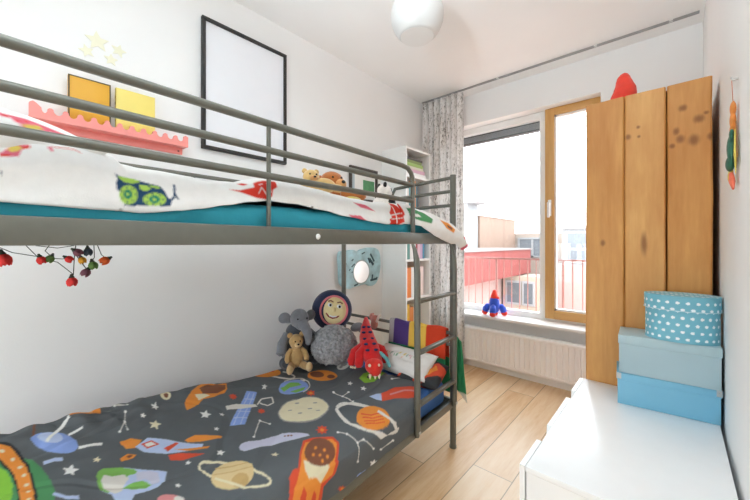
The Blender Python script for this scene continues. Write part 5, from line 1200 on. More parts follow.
# oval dotted hat box
t = thing('hat_box', 'oval light blue hat box with white polka dots on top of the box stack', 'hat box', (.0185, 1.888, .8005), R(3))
def dots_mat(name, base):
    n = NT(name); at = n.new('ShaderNodeVertexColor', layer_name='Print'); n.base(at.outputs['Color']); n.b.inputs['Roughness'].default_value = .5; return n.m
M_dot = dots_mat('polka dot board', (0, 0, 0))
RXH, RYH = .120, .084
def ovalwall(rx, ry, z0, z1, n=300, nzv=60):
    b = nb()
    gridmesh(b, lambda u, v: (rx * math.cos(u * 2 * math.pi), ry * math.sin(u * 2 * math.pi), z0 + (z1 - z0) * v), n, nzv, True); return b
def dotpaint(o, base, rows):
    co_ = np.array([v.co[:] for v in o.data.vertices]); ang = np.arctan2(co_[:, 1] / RYH, co_[:, 0] / RXH)
    s = ang / (2 * np.pi) * 24
    m = np.zeros(len(co_), bool)
    for i, z in enumerate(rows):
        x = (s + (i % 2) * .5) % 1 - .5
        m |= (x * .026) ** 2 + (co_[:, 2] - z) ** 2 < .0056 ** 2
    c = np.ones((len(co_), 4), np.float32); c[:, :3] = lin(base); c[m, :3] = lin((246, 248, 248))
    o.data.color_attributes.new('Print', 'FLOAT_COLOR', 'POINT').data.foreach_set('color', c.ravel())
HB = (116, 182, 200)
b = ovalwall(RXH - .004, RYH - .004, 0, .15); bo = obj('body', b, M_dot, t, angle=180); dotpaint(bo, HB, [.016, .044, .072, .100, .128])
b = ovalwall(RXH, RYH, .126, .186, 300, 40); 
li = obj('lid', b, M_dot, t, angle=180); dotpaint(li, HB, [.160, .1335]); 
md = li.modifiers.new('thickness', 'SOLIDIFY'); md.thickness = .002; md.offset = -1
b = nb(); gridmesh(b, lambda u, v: (RXH * v * math.cos(u * 2 * math.pi), RYH * v * math.sin(u * 2 * math.pi), .186 + .002 * (1 - v * v)), 200, 70, True)
bmesh.ops.remove_doubles(b, verts=b.verts, dist=.00001)
lt = obj('lid_top', b, M_dot, li, angle=180)
co_ = np.array([v.co[:] for v in lt.data.vertices]); gx = (co_[:, 0] / .03 + (np.floor(co_[:, 1] / .026) % 2) * .5) % 1 - .5; gy = (co_[:, 1] / .026) % 1 - .5
c = np.ones((len(co_), 4), np.float32); c[:, :3] = lin(HB); c[(gx * .03) ** 2 + (gy * .026) ** 2 < .0055 ** 2, :3] = lin((246, 248, 248))
lt.data.color_attributes.new('Print', 'FLOAT_COLOR', 'POINT').data.foreach_set('color', c.ravel())
obj('lid_band', (lambda b: (tube(b, [((RXH + .0004) * math.cos(a * math.pi / 60), (RYH + .0004) * math.sin(a * math.pi / 60), .1275) for a in range(120)], .0018, 6, True), b)[1])(nb()), mat('pale blue band', (190, 220, 228), .5), li)

# ------------------------------------------------------------------ hanging birds on the right wall
t = thing('hanging_ornament', 'string of carved wooden birds hanging from a hook on the right wall', 'wall hanging', (XR, 1.478, 1.36)); t.scale = (.62, 1, 1); t.location.x += .0035
M_or = mat('carved orange wood', (226, 140, 62), .6, var=.15, vscale=60); M_gr = mat('dark green wood', (36, 96, 74), .5, var=.2, vscale=50); M_ye = mat('yellow painted wood', (226, 204, 90), .55, var=.1, vscale=60); M_re = mat('coral painted wood', (232, 112, 84), .55, var=.1, vscale=60)
b = tb([(-.001, 0, .334), (-.026, 0, .334), (-.032, 0, .342), (-.026, 0, .350)], .003, 8); lathe(b, [(0, 0), (.012, 0), (.012, .002), (0, .002)], 16, (0, 0, 0))
obj('hook', tb([(-.001, 0, .334), (-.026, 0, .334), (-.032, 0, .342)], .0035, 8), M_chrome, t); b.free()
obj('string', tb([(-.028, .0, .332), (-.024, -.004, .26), (-.024, .0, .10)], .0014, 6), mat('red twine', (196, 110, 84), .8), t)
b = nb(); 
for y, z, s in ((-.004, .245, 1), (.0, .21, 1.15), (.004, .18, .9)): blob(b, (-.024, y, z), (.012, .016 * s, .022 * s))
tube(b, [(-.024, -.012, .265), (-.024, .012, .262)], .004); blob(b, (-.024, .02, .19), (.008, .008, .03), (.2, 0, 0))
fuse(obj('carved_fish', b, M_or, t), .003, 2)
b = nb(); blob(b, (-.030, .0, .125), (.016, .020, .045), (-.15, 0, 0)); blob(b, (-.032, .012, .082), (.017, .024, .024)); blob(b, (-.03, -.012, .165), (.010, .012, .018))
fuse(obj('green_bird', b, M_gr, t), .003, 3)
b = nb(); blob(b, (-.028, .026, .046), (.011, .016, .022), (.3, 0, 0)); blob(b, (-.028, .018, .070), (.009, .012, .014)); tube(b, [(-.02, -.02, .18), (-.02, -.036, .10), (-.02, -.03, .045)], [.003, .008, .002], 8)
fuse(obj('yellow_bird', b, M_ye, t), .003, 2)
b = nb(); tube(b, [(-.028, .012, .05), (-.028, -.010, .025), (-.028, -.034, .0)], [.009, .012, .004], 10); obj('coral_tail', b, M_re, t)
b = nb(); tube(b, [(-.018, -.03, .20), (-.018, -.046, .12), (-.018, -.044, .06)], [.002, .003, .001], 6); obj('wing_stick', b, mat('brown stick', (150, 110, 70), .7), t)

# ------------------------------------------------------------------ flower garland under the upper bunk
GX = -1.80
t = thing('flower_garland', 'garland of red, orange and green fabric flowers under the upper bunk', 'garland', (GX, .15, 1.195))
def gp(y, z): return Vector((.012 * nz(y * 30, z * 30), y - .15, z - 1.195))
M_wire = mat('dark green wire', (50, 56, 44), .6)
ws = [[(-.02, 1.195), (.03, 1.165), (.09, 1.150), (.107, 1.152)], [(.06, 1.197), (.10, 1.14), (.15, 1.125), (.195, 1.075)], [(.13, 1.197), (.115, 1.17), (.129, 1.152)], [(.09, 1.19), (.15, 1.18), (.20, 1.19)], [(.14, 1.140), (.165, 1.137), (.18, 1.140)], [(.205, 1.197), (.20, 1.16), (.196, 1.07)], [(.24, 1.197), (.241, 1.17)], [(.26, 1.197), (.262, 1.14), (.254, 1.125)], [(.27, 1.197), (.285, 1.15), (.30, 1.135)], [(.205, 1.15), (.222, 1.12), (.235, 1.095)]]
b = nb()
for l in ws: tube(b, [gp(*p) for p in l], .0016, 6)
obj('wire', b, M_wire, t)
FC = {'red': (226, 56, 52), 'green': (98, 130, 66), 'plum': (128, 78, 92), 'navy': (62, 72, 84), 'yellow': (232, 164, 46), 'orange': (238, 104, 44)}
MF = {k: mat('felt petal ' + k, v, .85, var=.12, vscale=60, bump=.3, bscale=200) for k, v in FC.items()}
for cname, y, z, s, rx, ry in [('red', .007, 1.146, 1.5, .2, 0), ('red', .104, 1.139, 1, .35, .1), ('green', .130, 1.142, .95, -.45, 0), ('red', .18, 1.138, .9, .9, 0), ('plum', .206, 1.165, 1.05, .9, .3), ('navy', .241, 1.168, 1.05, .1, .2), ('yellow', .222, 1.133, .9, .3, -.2), ('green', .256, 1.112, 1.1, .2, 0), ('plum', .236, 1.083, 1.1, -.5, .1), ('orange', .300, 1.128, 1.15, -1.0, 0), ('red', .192, 1.05, 1.2, .05, 0)]:
    M = Matrix.Translation(gp(y, z)) @ Euler((rx, ry, 0)).to_matrix().to_4x4() @ Matrix.Scale(s * .84, 4)
    b = nb()
    def cup(u, v):
        a = u * 2 * math.pi; r = lerp_table([(0, .003), (.2, .013), (.5, .0175), (.8, .017), (1, .0145)], v) * (1 + .10 * v * math.cos(5 * a))
        return M @ Vector((r * math.cos(a), r * math.sin(a), .014 - .034 * v + .004 * v * math.cos(5 * a)))
    gridmesh(b, cup, 30, 10, True); f = obj('blossom', b, MF[cname], t, angle=180)
    md = f.modifiers.new('thickness', 'SOLIDIFY'); md.thickness = .0015
    b = lathe(nb(), [(0, .026), (.004, .025), (.006, .018), (.010, .012), (.006, .008), (0, .008)], 10); b.transform(M); obj('calyx', b, M_wire, f)

# ------------------------------------------------------------------ stuffed toys
def plush(name, c, bump=.5, bs=220, var=.1, vs=40): return mat(name, c, .95, var=var, vscale=vs, bump=bump, bscale=bs, sheen=.4, spec=.15)
M_eye = mat('black glass eye', (22, 20, 20), .15)
def bm_of(*a):
    b = nb()
    for x in a: blob(b, *x)
    return b
def face_to(loc):                                   # rotation so that local -y looks towards the room's viewer side
    return math.atan2(-loc[1], -loc[0]) + math.pi / 2
# small teddy bear
L0 = (-1.725, 1.205, .432)
t = thing('teddy_bear', 'small tan teddy bear sitting in front of the grey elephant', 'teddy bear', L0, face_to(L0) + .25)
M_tan = plush('tan plush', (196, 160, 108), .4); M_tan2 = plush('light tan plush', (216, 186, 138), .4)
fuse(obj('body', bm_of(((0, 0, .07), (.045, .04, .062)), ((0, 0, .115), (.032, .03, .03))), M_tan, t), .004, 4)
hd = obj('head', bm_of(((0, -.004, .172), (.043, .040, .041)), ((.0, -.006, .150), (.036, .034, .024))), M_tan, t); fuse(hd, .004, 4)
for s in (-1, 1): obj('ear', bm_of(((s * .036, .002, .207), (.017, .009, .017))), M_tan, t)
mz = obj('muzzle', bm_of(((0, -.042, .158), (.019, .018, .015))), M_tan2, t); obj('nose', bm_of(((0, -.059, .164), (.007, .005, .005))), M_eye, mz)
for s in (-1, 1): obj('eye', bm_of(((s * .015, -.041, .178), .0045)), M_eye, hd)
for s in (-1, 1):
    obj('arm', tb([(s * .030, -.004, .125), (s * .050, -.012, .100), (s * .058, -.024, .072), (s * .054, -.034, .058), (s * .053, -.037, .054)], [.012, .017, .017, .016, .006], 14), M_tan, t)
    lg = obj('leg', tb([(s * .026, -.010, .032), (s * .042, -.040, .026), (s * .056, -.075, .024)], [.022, .022, .020], 14), M_tan, t)
    obj('foot', bm_of(((s * .058, -.084, .030), (.020, .014, .028), (0, 0, -s * .2))), M_tan2, lg)
# grey elephant
L0 = (-1.80, 1.265, .432)
t = thing('plush_elephant', 'grey plush elephant leaning on the wall behind the teddy bear', 'plush elephant', L0, face_to(L0) + .35)
M_gry = plush('grey plush', (128, 130, 136), .5)
M_dgry = plush('dark grey plush', (84, 86, 92), .4)
fuse(obj('body', bm_of(((0, .01, .10), (.105, .085, .11)), ((.0, .01, .2), (.07, .06, .06))), M_dgry, t), .006, 4)
hd = obj('head', bm_of(((.012, -.01, .285), (.060, .060, .064)), ((.016, -.04, .255), (.042, .04, .038))), M_gry, t); fuse(hd, .005, 5)
for s in (-1, 1):
    b = nb(); blob(b, (.01 + s * .088, .012, .296), (.038, .012, .036), (0, s * .4, s * .25)); blob(b, (.01 + s * .065, .01, .285), (.03, .012, .028)); fuse(obj('ear', b, M_gry, t), .004, 3)
    obj('eye', bm_of(((.012 + s * .03, -.064, .295), .005)), M_eye, hd)
    obj('arm', tb([(s * .07, -.02, .20), (s * .11, -.045, .15), (s * .125, -.07, .10), (s * .125, -.075, .09)], [.025, .03, .03, .012], 14), M_gry, t)
    obj('leg', tb([(s * .06, -.02, .045), (s * .10, -.08, .04), (s * .105, -.095, .04)], [.04, .04, .02], 14), M_dgry, t)
obj('trunk', tb([(.014, -.06, .262), (.022, -.092, .24), (.028, -.112, .21), (.03, -.118, .18), (.032, -.112, .15), (.032, -.110, .145)], [.034, .030, .026, .022, .019, .008], 16), M_gry, t)
# fluffy cushion
L0 = (-1.615, 1.415, .432)
t = thing('fluffy_cushion', 'round fluffy grey cushion between the elephant and the red dinosaur', 'cushion', L0, face_to(L0))
b = nb(); bmesh.ops.create_icosphere(b, subdivisions=6, radius=1)
for v in b.verts:
    n = v.co.copy(); p = Vector((n.x * .142, n.y * .095, n.z * .125))
    d = .010 * nz(n.x * 7, n.y * 7, n.z * 7) + .010 * abs(nz(n.x * 28, n.y * 28, n.z * 28)) + .004 * nz(n.x * 60, n.y * 60, n.z * 60)
    if p.z < -.10: p.z = -.10 + (p.z + .10) * .3
    v.co = p + n * d + Vector((0, 0, .118))
obj('pile', b, plush('long grey pile', (156, 156, 158), .8, 120, .35, 60), t, angle=180)
b = bm_of(((.15, .06, .215), (.045, .035, .028), (0, -.3, 0)), ((.19, .05, .195), (.03, .028, .022))); fuse(obj('tuft', b, M_gry, t), .004, 3)
# moon cushion
C0 = Vector((-1.752, 1.516, .742))
t = thing('moon_cushion', 'round navy cushion with a smiling yellow moon face on top of the grey toys', 'cushion', C0, face_to(C0) - .12); t.rotation_euler.x = R(-8); t.rotation_euler.y = R(10)
M_nv = plush('navy plush', (44, 54, 84), .5); M_mn = plush('pale yellow plush', (240, 224, 170), .15, 200, .05); M_pk = mat('pink felt', (226, 130, 140), .9)
b = nb(); blob(b, (0, 0, 0), (.137, .066, .137), seg=40); bd = obj('body', b, M_nv, t)
b = nb(); blob(b, (.018, -.040, .002), (.088, .034, .094), seg=40); fc = obj('face', b, M_mn, t)
b = nb(); tube(b, [(.018 + .089 * math.cos(a * math.pi / 24), -.058, .002 + .095 * math.sin(a * math.pi / 24)) for a in range(48)], .007, 8, True); obj('face_rim', b, M_pk, bd)
for x, m_ in ((-.012, 0), (.050, 0)):
    e = obj('eye', bm_of(((x, -.070, .035), (.017, .007, .013), (0, .2, 0))), M_white, fc); 
    obj('pupil', bm_of(((x + .003, -.076, .034), (.008, .004, .009))), M_eye, fc)
    obj('eyebrow', tb([(x - .018, -.068, .056), (x, -.068, .064), (x + .018, -.065, .056)], .004, 8), mat('brown felt', (134, 84, 70), .9), fc)
obj('nose', bm_of(((.020, -.076, .008), (.013, .014, .016))), M_mn, fc)
obj('mouth', tb([(-.028, -.064, -.022), (-.008, -.070, -.040), (.020, -.072, -.047), (.046, -.069, -.038), (.066, -.060, -.018)], .0055, 8), mat('dark red felt', (150, 58, 62), .9), fc)
obj('teeth', tb([(-.004, -.071, -.034), (.020, -.073, -.038), (.044, -.070, -.032)], .005, 8), M_white, fc)
for x in (-.040, .078): obj('cheek', bm_of(((x, -.052, -.006), (.014, .008, .012))), M_pk, fc)

# red dinosaur
t = thing('plush_dinosaur', 'red plush dinosaur with navy back spots lying head down beside the white pillow', 'plush dinosaur', (-1.36, 1.49, .432))
O = Vector((-1.36, 1.49, .432))
M_rd = plush('red plush fur', (216, 42, 44), .35, 200, .08); M_rd2 = plush('bright red plush', (232, 58, 48), .35); M_nvs = mat('navy felt', (46, 50, 92), .9); M_cream = mat('cream felt', (242, 226, 200), .8); M_tl = mat('teal felt', (110, 176, 178), .85)
path = [Vector(p) - O for p in [(-1.524, 1.615, .700), (-1.49, 1.579, .652), (-1.451, 1.546, .606), (-1.401, 1.511, .566), (-1.360, 1.488, .528), (-1.318, 1.470, .490)]]
b = tb(path, [.014, .034, .048, .058, .058, .048], 20)
for p, r_ in zip(path, [.014, .034, .048, .058, .058, .05]): blob(b, p, r_ * 1.0)
fuse(obj('body', b, M_rd, t), .006, 6)
hp = path[-1] + Vector((.010, -.016, -.005))
b = bm_of((hp, (.056, .052, .048)), (hp + Vector((.028, -.022, -.022)), (.036, .034, .026))); hd = obj('head', b, M_rd2, t); fuse(hd, .005, 4)
side = Vector((.68, .735, 0)); fwd = Vector((.68, -.735, 0))
for k, i in enumerate((1.3, 2.0, 2.7, 3.4, 4.1)):
    i0 = int(i); p = path[i0].lerp(path[i0 + 1], i - i0); rr = [.014, .034, .048, .058, .058, .05][i0] + .003
    for s in (-.42, .42):
        n = (fwd * .55 + Vector((0, 0, .75)) + side * s).normalized()
        obj('back_spot', bm_of((p + n * rr, (.013, .013, .007), (0, 0, .8))), M_nvs, t)
for s in (-1, 1):
    hh = hp + side * s * .026 + fwd * .040 + Vector((0, 0, .016)); obj('eye', bm_of((hh, .009)), M_cream, hd)
for s in (-.9, .2, 1.1):
    p = hp + side * s * .026 + fwd * .052 + Vector((0, 0, -.030)); M = Matrix.Translation(p) @ (fwd * .5 + Vector((0, 0, -1)) ).to_track_quat('Z', 'Y').to_matrix().to_4x4()
    b = lathe(nb(), [(.009, 0), (.0075, .012), (.003, .024), (0, .028)], 12); b.transform(M); obj('tooth', b, M_cream, hd)
for sd, a0, a1, a2, r_ in ((-1, .036, .066, .075, .020), (-1, .02, .046, .040, .019)):
    pass
pm = path[3]
obj('leg', tb([pm - side * .035, pm - side * .085 + Vector((0, 0, -.035)), pm - side * .105 + fwd * .02 + Vector((0, 0, -.085)), pm - side * .108 + fwd * .03 + Vector((0, 0, -.105))], [.030, .032, .028, .015], 16), M_rd, t)
obj('leg', tb([pm - side * .02 + fwd * .02, pm - side * .055 + fwd * .05 + Vector((0, 0, -.03)), pm - side * .060 + fwd * .075 + Vector((0, 0, -.085)), pm - side * .060 + fwd * .08 + Vector((0, 0, -.10))], [.028, .028, .026, .014], 16), M_rd, t)
obj('arm', tb([pm + side * .03, pm + side * .075 + Vector((0, 0, -.02)), pm + side * .10 + fwd * .04 + Vector((0, 0, -.07)), pm + side * .10 + fwd * .05 + Vector((0, 0, -.09))], [.026, .028, .026, .014], 16), M_rd, t)
obj('frill', tb([hp - side * .01 + Vector((-.03, .03, .055)), hp + side * .04 + Vector((-.025, .03, .058)), hp + side * .082 + Vector((-.01, 0, .035)), hp + side * .098 + Vector((.01, -.02, -.005))], [.008, .012, .012, .008], 10), M_tl, t)
for k in (0, 1, 2): 
    obj('claw', bm_of((pm - side * (.108 - .012 * k) + fwd * (.045 + .006 * k) + Vector((0, 0, -.108)), (.007, .007, .007))), M_cream, t)
# pinkish little toy hooked on the end rail
c = Wd(.575, -.018, .66)
t = thing('plush_monkey', 'small pink and white soft toy clinging to the end rail behind the dinosaur', 'soft toy', c, bedrot()[2])
M_pp = plush('dusty pink plush', (208, 140, 128), .3)
b = bm_of(((0, -.012, .02), (.024, .020, .026)), ((0, -.012, -.02), (.028, .022, .035))); fuse(obj('body', b, M_pp, t), .004, 3)
for s in (-1, 1):
    obj('arm', tb([(s * .018, -.012, .0), (s * .036, -.014, .026), (s * .034, -.004, .042), (s * .030, .014, .040)], .009, 10), plush('pale plush', (232, 214, 206), .3) if s > 0 else M_pp, t)
    obj('ear', bm_of(((s * .022, -.010, .036), (.008, .006, .009))), M_pp, t)

# ------------------------------------------------------------------ blanket on the end rail, pillows
CS = {'purple': (84, 62, 126), 'bgrey': (176, 172, 172), 'byellow': (238, 196, 84), 'bred': (216, 70, 40), 'bgreen': (52, 140, 92), 'bcream': (226, 222, 206)}
PAL.update(CS)
def drape(u, v):
    """u across the rail, v from the inner hem up over the rail and down outside"""
    w = .452 - u * .505
    zt = .6835; fr = .185 + (.075 if u > .70 else 0) * min(1, (u - .70) / .08 if u > .70 else 0); bk = .36 + .03 * u
    L = fr + .05 + bk; d = v * L
    if d < fr: s, z = -.016 - .018 * (1 - d / fr), zt - (fr - d)
    elif d < fr + .05:
        a = (d - fr) / .05 * math.pi; s, z = -.016 * math.cos(a), zt + .010 * math.sin(a)
    else: s, z = .017 + .02 * (d - fr - .05) / bk, zt - (d - fr - .05)
    s += .006 * nz(u * 9, v * 3, 3) * (1 if not fr < d < fr + .05 else 0)
    if w < .035:
        if d > fr: s += .012
        else: s -= 0
    return (-w - .05 * max(0, -.2 + (d - fr) / bk) * (1 if d > fr + .05 else 0) * 0, s, z + .004 * math.sin(u * 20))
# the strip in front of the post is left out where the post stands
b = nb()
def dr2(u, v):
    p = drape(u * .82, v); return p
gridmesh(b, dr2, 110, 150)
n1 = len(b.verts)
def outer(u, v):                                    # outer flap passing behind the post
    w = .012 - u * .05; z = .675 - v * (.33 + .08 * u); s = .030 + .012 * v + .006 * nz(u * 4, v * 4)
    return (-w + .03 * v * u, s, z - .06 * u * (1 - v))
gridmesh(b, outer, 30, 80)
bl = obj('striped_blanket', b, M_print, None, BP, bedrot(), angle=180); props(bl, 'blanket with purple, yellow and red stripes hung over the end rail of the lower bunk', 'blanket')
co_ = np.array([v.co[:] for v in bl.data.vertices]); ww = -co_[:, 0]; zz = co_[:, 2]
paint(bl, ww, zz, (226, 222, 206), [('bgrey', [(.41, 0), (.47, 0), (.47, .8), (.41, .8)]), ('purple', [(.295, 0), (.412, 0), (.412, .8), (.295, .8)]), ('byellow', [(.17, 0), (.295, 0), (.295, .8), (.17, .8)]), ('bred', [(-.005, 0), (.17, 0), (.17, .8), (-.005, .8)]),
      ('bgreen', [(-.005, .3), (.47, .3), (.47, .545), (.17, .545), (.17, .515), (-.005, .515)]), ('bgreen', [(-.2, .26), (.02, .26), (.02, .8), (-.2, .8)]), ('bcream', [(-.2, .2), (.02, .2), (.02, .325), (-.2, .30)])])
md = bl.modifiers.new('thickness', 'SOLIDIFY'); md.thickness = .006; md.offset = 0

def placed_pillow(name, label, c, hx, hy, ht, tilt, m_or_none, base, shapes, seed, yaw=0, n=70):
    b = pillow_bm(hx, hy, ht, n, seed=seed, wr=.012)
    o = obj(name, b, M_print, None, c, (tilt, 0, BA + yaw), angle=180); props(o, label, 'pillow')
    cc = np.array([v.co[:] for v in o.data.vertices]); paint(o, cc[:, 0], cc[:, 1], base, shapes); return o
def scribbles():
    r = random.Random(3); o = []
    for k in range(13):
        x = -.11 + .017 * k + r.uniform(-.004, .004); y = .004 + r.uniform(-.014, .014); c_ = r.choice(['red', 'brown', 'orange', 'yellow2', 'dgreen', 'pink'])
        w_ = r.uniform(.004, .009); h_ = r.uniform(.006, .014); o.append((c_, [(x - w_, y - h_), (x + w_ * .4, y - h_ * .6), (x + w_, y + h_), (x - w_ * .2, y + h_ * .5)]))
    return o
placed_pillow('pillow', 'white pillow with a small coloured print leaning below the striped blanket', Wd(.25, -.15, .492), .20, .090, .052, R(36), None, (236, 232, 226), scribbles(), 5, yaw=-.05)
DP = [('red', [(-.02, -.10), (.05, -.09), (.12, -.02), (.13, .05), (.08, .06), (.06, 0), (0, -.03)]), ('orange', [(.02, -.09), (.06, -.06), (.10, .0), (.08, .03), (.05, -.03), (.02, -.05)]), ('red', [(-.12, .02), (-.08, .0), (-.05, .06), (-.09, .08)]), ('offw', [(-.05, -.02), (-.03, -.01), (-.04, .01)]), ('red', [(-.14, -.08), (-.10, -.09), (-.08, -.05), (-.12, -.04)])]
placed_pillow('pillow', 'dark crumpled pillow with orange space print at the foot of the ladder post', Wd(.125, -.135, .447), .130, .10, .052, R(18), None, (64, 66, 68), DP, 9, yaw=.1)

# toys on the upper bunk
def up(w, s, z): return Wd(w, s, z)
M_bt = plush('beige plush', (206, 172, 112), .4); M_br = plush('brown plush', (176, 106, 54), .4); M_br2 = plush('light brown plush', (208, 152, 96), .4); M_wp = plush('white plush', (236, 230, 222), .4); M_bk = plush('black plush', (40, 38, 38), .3)
c = up(.24, -.85, 1.424)
t = thing('plush_bear', 'beige plush bear lying on the upper duvet left of the brown bear', 'plush bear', c, face_to(c) + .3)
fuse(obj('body', bm_of(((.045, 0, .03), (.055, .04, .034)), ((.0, 0, .03), (.04, .035, .03))), M_bt, t), .004, 3)
hd = obj('head', bm_of(((-.015, -.005, .062), (.036, .034, .032))), M_bt, t)
for s in (-1, 1): obj('ear', bm_of(((-.015 + s * .026, .004, .088), (.012, .008, .012))), M_bt, t)
mz = obj('muzzle', bm_of(((-.012, -.036, .053), (.017, .014, .013))), M_br2, t); obj('nose', bm_of(((-.012, -.05, .057), (.006, .004, .004))), M_eye, mz)
for s in (-1, 1): obj('eye', bm_of(((-.015 + s * .014, -.035, .070), .004)), M_eye, hd)
obj('arm', tb([(-.02, -.02, .035), (-.055, -.03, .02), (-.065, -.032, .016)], [.015, .015, .008], 12), M_bt, t)
obj('leg', tb([(.08, -.01, .025), (.115, -.02, .018), (.122, -.02, .018)], [.018, .017, .008], 12), M_bt, t)
c = up(.33, -.665, 1.405)
t = thing('plush_bear', 'brown plush bear lying with outstretched arm on the upper duvet', 'plush bear', c, face_to(c) + .35)
fuse(obj('body', bm_of(((.05, 0, .035), (.085, .055, .042)), ((.0, 0, .045), (.05, .05, .05)), ((.13, 0, .03), (.05, .04, .03))), M_br, t), .005, 3)
hd = obj('head', bm_of(((.0, -.01, .098), (.060, .052, .050)), ), M_br, t)
for s in (-1, 1): obj('ear', bm_of(((s * .054, .008, .112), (.016, .010, .016))), M_br, t)
mz = obj('muzzle', bm_of(((.030, -.048, .082), (.032, .028, .026))), M_br2, t); obj('nose', bm_of(((.036, -.075, .090), (.010, .006, .008))), M_eye, mz)
for s in (-1, 1): obj('eye', bm_of(((.01 + s * .022, -.058, .112), .005)), M_eye, hd)
obj('arm', tb([(.03, -.045, .04), (.09, -.055, .035), (.15, -.05, .03), (.165, -.05, .03)], [.024, .026, .024, .010], 14), M_br, t)
obj('leg', tb([(-.02, -.03, .03), (-.06, -.05, .025), (-.075, -.055, .025)], [.026, .026, .012], 14), M_br, t)
obj('scarf', bm_of(((.085, -.07, .008), (.045, .02, .016))), plush('yellow green cloth', (196, 176, 96), .3), t)
c = up(.27, -.335, 1.372)
t = thing('plush_panda', 'white plush panda with black ears at the far end of the upper bunk', 'plush panda', c, face_to(c) + 2.1)
fuse(obj('body', bm_of(((0, 0, .045), (.05, .055, .045)), ((-.02, 0, .075), (.04, .04, .035))), M_wp, t), .004, 3)
hd = obj('head', bm_of(((-.01, -.01, .120), (.042, .040, .038)), ((-.014, -.040, .108), (.018, .018, .015))), M_wp, t); fuse(hd, .004, 3)
for s in (-1, 1): obj('ear', bm_of(((-.01 + s * .034, .004, .150), (.015, .009, .015))), M_bk, t)
for s in (-1, 1): obj('eye_patch', bm_of(((-.01 + s * .018, -.040, .124), (.011, .007, .013), (0, s * .4, 0))), M_bk, hd)
obj('nose', bm_of(((-.014, -.058, .110), (.006, .004, .005))), M_eye, hd)
for s in (-1, 1): obj('arm', tb([(s * .04, -.015, .075), (s * .06, -.04, .05), (s * .058, -.05, .042)], [.014, .016, .008], 12), M_bk, t)

# ------------------------------------------------------------------ outside: balcony railing and neighbouring houses
t = thing('balcony_railing', 'thin rust red metal railing outside the window', 'railing', (-2.2, 3.75, 0))
M_rl = mat('rust red paint', (158, 108, 100), .5)
obj('top_rail', bx(0, 2.6, -.012, .012, 1.018, 1.036), M_rl, t, smooth=False); obj('bottom_rail', bx(0, 2.6, -.01, .01, .10, .12), M_rl, t, smooth=False)
for k in range(31): obj('baluster', tb([(.02 + k * .0842, 0, .115), (.02 + k * .0842, 0, 1.02)], .0055 if k % 8 else .012, 6), M_rl, t)
struct('balcony_floor', bx(-2.4, .6, YO, 3.95, -.15, -.02), mat('concrete', (226, 225, 222), .8, var=.05), smooth=False)  # slab whitened to bounce daylight up to the room ceiling
def brick(name, c1, c2, mortar, sc):
    n = NT(name); br = n.new('ShaderNodeTexBrick'); br.inputs['Scale'].default_value = sc; br.inputs['Color1'].default_value = (*lin(c1), 1); br.inputs['Color2'].default_value = (*lin(c2), 1); br.inputs['Mortar'].default_value = (*lin(mortar), 1)
    tc = n.new('ShaderNodeTexCoord'); sp = n.new('ShaderNodeSeparateXYZ'); n.link(tc.outputs['Object'], sp.inputs[0]); cb = n.new('ShaderNodeCombineXYZ')
    n.link(n.math('ADD', sp.outputs['X'], sp.outputs['Y']), cb.inputs[0]); n.link(sp.outputs['Z'], cb.inputs[1]); n.link(cb.outputs[0], br.inputs['Vector'])
    n.base(br.outputs['Color']); n.b.inputs['Roughness'].default_value = .9; return n.m
M_bk1 = brick('tan brick', (138, 112, 96), (146, 120, 104), (142, 124, 112), 4); M_bk2 = brick('pale brick', (156, 140, 128), (160, 146, 134), (158, 148, 140), 4); M_pv = brick('clay pavers', (196, 160, 146), (208, 176, 160), (204, 190, 180), 3)
M_cream2 = mat('cream render', (166, 154, 138), .85, var=.03, vscale=1); M_rend = mat('white render', (150, 151, 152), .85, var=.02, vscale=1); M_wg = mat('grey window glass', (112, 118, 124), .15, var=.05, vscale=1); M_wd = mat('dark window glass', (96, 102, 106), .15, var=.05, vscale=1); M_pnk = mat('pale pink render', (168, 144, 138), .85, var=.03, vscale=1)
# red cladding
def clad():
    n = NT('red board cladding'); v = n.coord(); sp = n.new('ShaderNodeSeparateXYZ'); n.link(v, sp.inputs[0])
    f = n.math('FRACT', n.math('DIVIDE', sp.outputs['Y'], .18)); g = n.math('LESS_THAN', f, .1)
    n.base(n.mixc(n.math('MULTIPLY', g, .4), n.ramp(n.noise(v, 2, 3), [(.3, lin((122, 56, 52))), (.7, lin((134, 64, 58)))]), lin((84, 40, 38)))); n.b.inputs['Roughness'].default_value = .7; return n.m
t = thing('annex_building', 'low annex clad in red boards seen through the fixed pane', 'building', (-4, 6.4, -2.6))
obj('cladding', bx(-1.6, 0, 0, 6.75, 2.70, 3.56), clad(), t, smooth=False)
obj('roof_edge', bx(-1.65, .05, -.05, 6.78, 3.56, 3.61), mat('grey roof edge', (130, 122, 120), .7), t, smooth=False)
obj('wall', bx(-1.6, -.62, .3, 6.6, 0, 2.70), M_pnk, t, smooth=False)
t = thing('brick_block', 'tan brick block rising behind the red annex', 'building', (-6, 13.2, -2.6))
obj('wall', bx(-4, 0, 0, 4.1, 0, 4.92), M_bk1, t, smooth=False); obj('roof_edge', bx(-4.03, .04, -.04, 4.14, 4.92, 4.97), mat('pale coping', (206, 196, 188), .8), t, smooth=False)
t = thing('white_house', 'white rendered house at the far left beside the curtain', 'building', (-6.05, 12.2, -2.6))
obj('wall', bx(-6, 0, 0, .9, 0, 5.36), M_rend, t, smooth=False); obj('roof_edge', bx(-6, .5, -.1, 1.0, 5.36, 5.40), mat('grey fascia', (176, 176, 178), .7), t, smooth=False)
t = thing('beige_house', 'beige house with a chimney and white window in the distance', 'building', (-6.9, 17.4, -2.6))
obj('wall', bx(0, 3.4, 0, 3, 0, 4.27), M_bk2, t, smooth=False); obj('chimney', bx(2.35, 2.65, .3, .7, 4.27, 4.62), M_bk1, t, smooth=False)
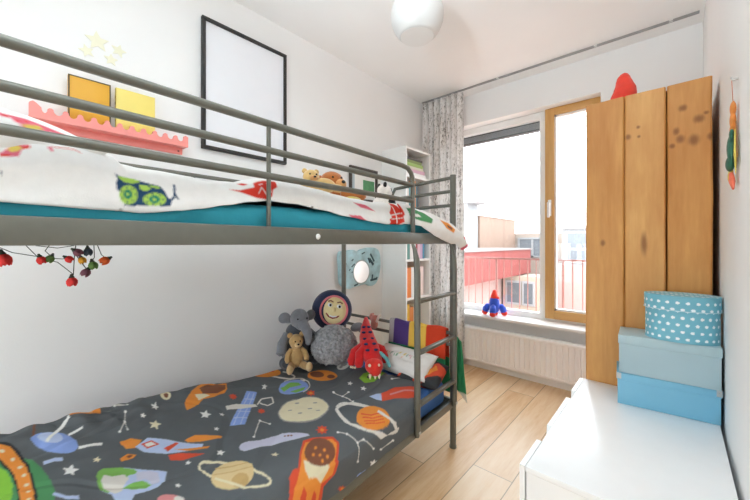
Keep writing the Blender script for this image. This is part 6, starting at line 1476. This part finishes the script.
wf = obj('window_frame', (lambda b: (box(b, 1.0, 2.15, -.06, .0, 3.1, 3.18), box(b, 1.0, 2.15, -.06, 0, 3.98, 4.07), box(b, 1.0, 1.1, -.06, 0, 3.1, 4.0), box(b, 2.05, 2.15, -.06, 0, 3.1, 4.0), box(b, 1.65, 1.75, -.06, 0, 3.1, 4.0), b)[-1])(nb()), M_rend, t, smooth=False)
obj('window_pane', bx(1.1, 2.05, -.03, -.005, 3.18, 3.98), M_wg, wf, smooth=False)
t = thing('cream_extension', 'low cream extension with two dark windows below the railing', 'building', (-5.1, 11.9, -2.6))
obj('wall', bx(.55, 1.75, 0, 1.2, 0, 2.66), M_cream2, t, smooth=False)
for x0, x1 in ((.72, 1.12), (1.28, 1.56)):
    wf = obj('window_frame', bx(x0 - .06, x1 + .06, -.05, 0, 1.68, 2.50), M_rend, t, smooth=False); obj('window_pane', bx(x0, x1, -.06, -.05, 1.75, 2.43), M_wd, wf, smooth=False)
t = thing('white_apartments', 'white apartment block with large grey windows seen through the wooden sash', 'building', (-3.15, 14, -2.6))
obj('wall', bx(0, 4.6, 0, 3, 2.95, 4.33), M_rend, t, smooth=False); obj('lower_wall', bx(-.4, 4.6, -.02, 3, 0, 2.95), M_pnk, t, smooth=False)
obj('roof_edge', bx(-.08, 4.7, -.12, 3.1, 4.33, 4.40), mat('light grey roof edge', (206, 208, 210), .7), t, smooth=False)
for x0 in (.13, 1.25, 2.4):
    wf = obj('window_frame', bx(x0, x0 + .95, -.05, 0, 3.08, 4.22), mat('white frame', (190, 190, 190), .5), t, smooth=False)
    obj('window_pane', bx(x0 + .06, x0 + .89, -.06, -.045, 3.62, 4.16), M_wg, wf, smooth=False); obj('window_pane', bx(x0 + .06, x0 + .89, -.06, -.045, 3.14, 3.54), M_wg, wf, smooth=False)
struct('ground_outside', bx(-40, 40, 3.95, 60, -2.8, -2.6), M_pv, smooth=False)
struct('ground_behind', bx(-40, 40, -60, -1.6, -2.8, -2.6), mat('pale paving', (200, 198, 192), .9, var=.04, vscale=1), smooth=False)
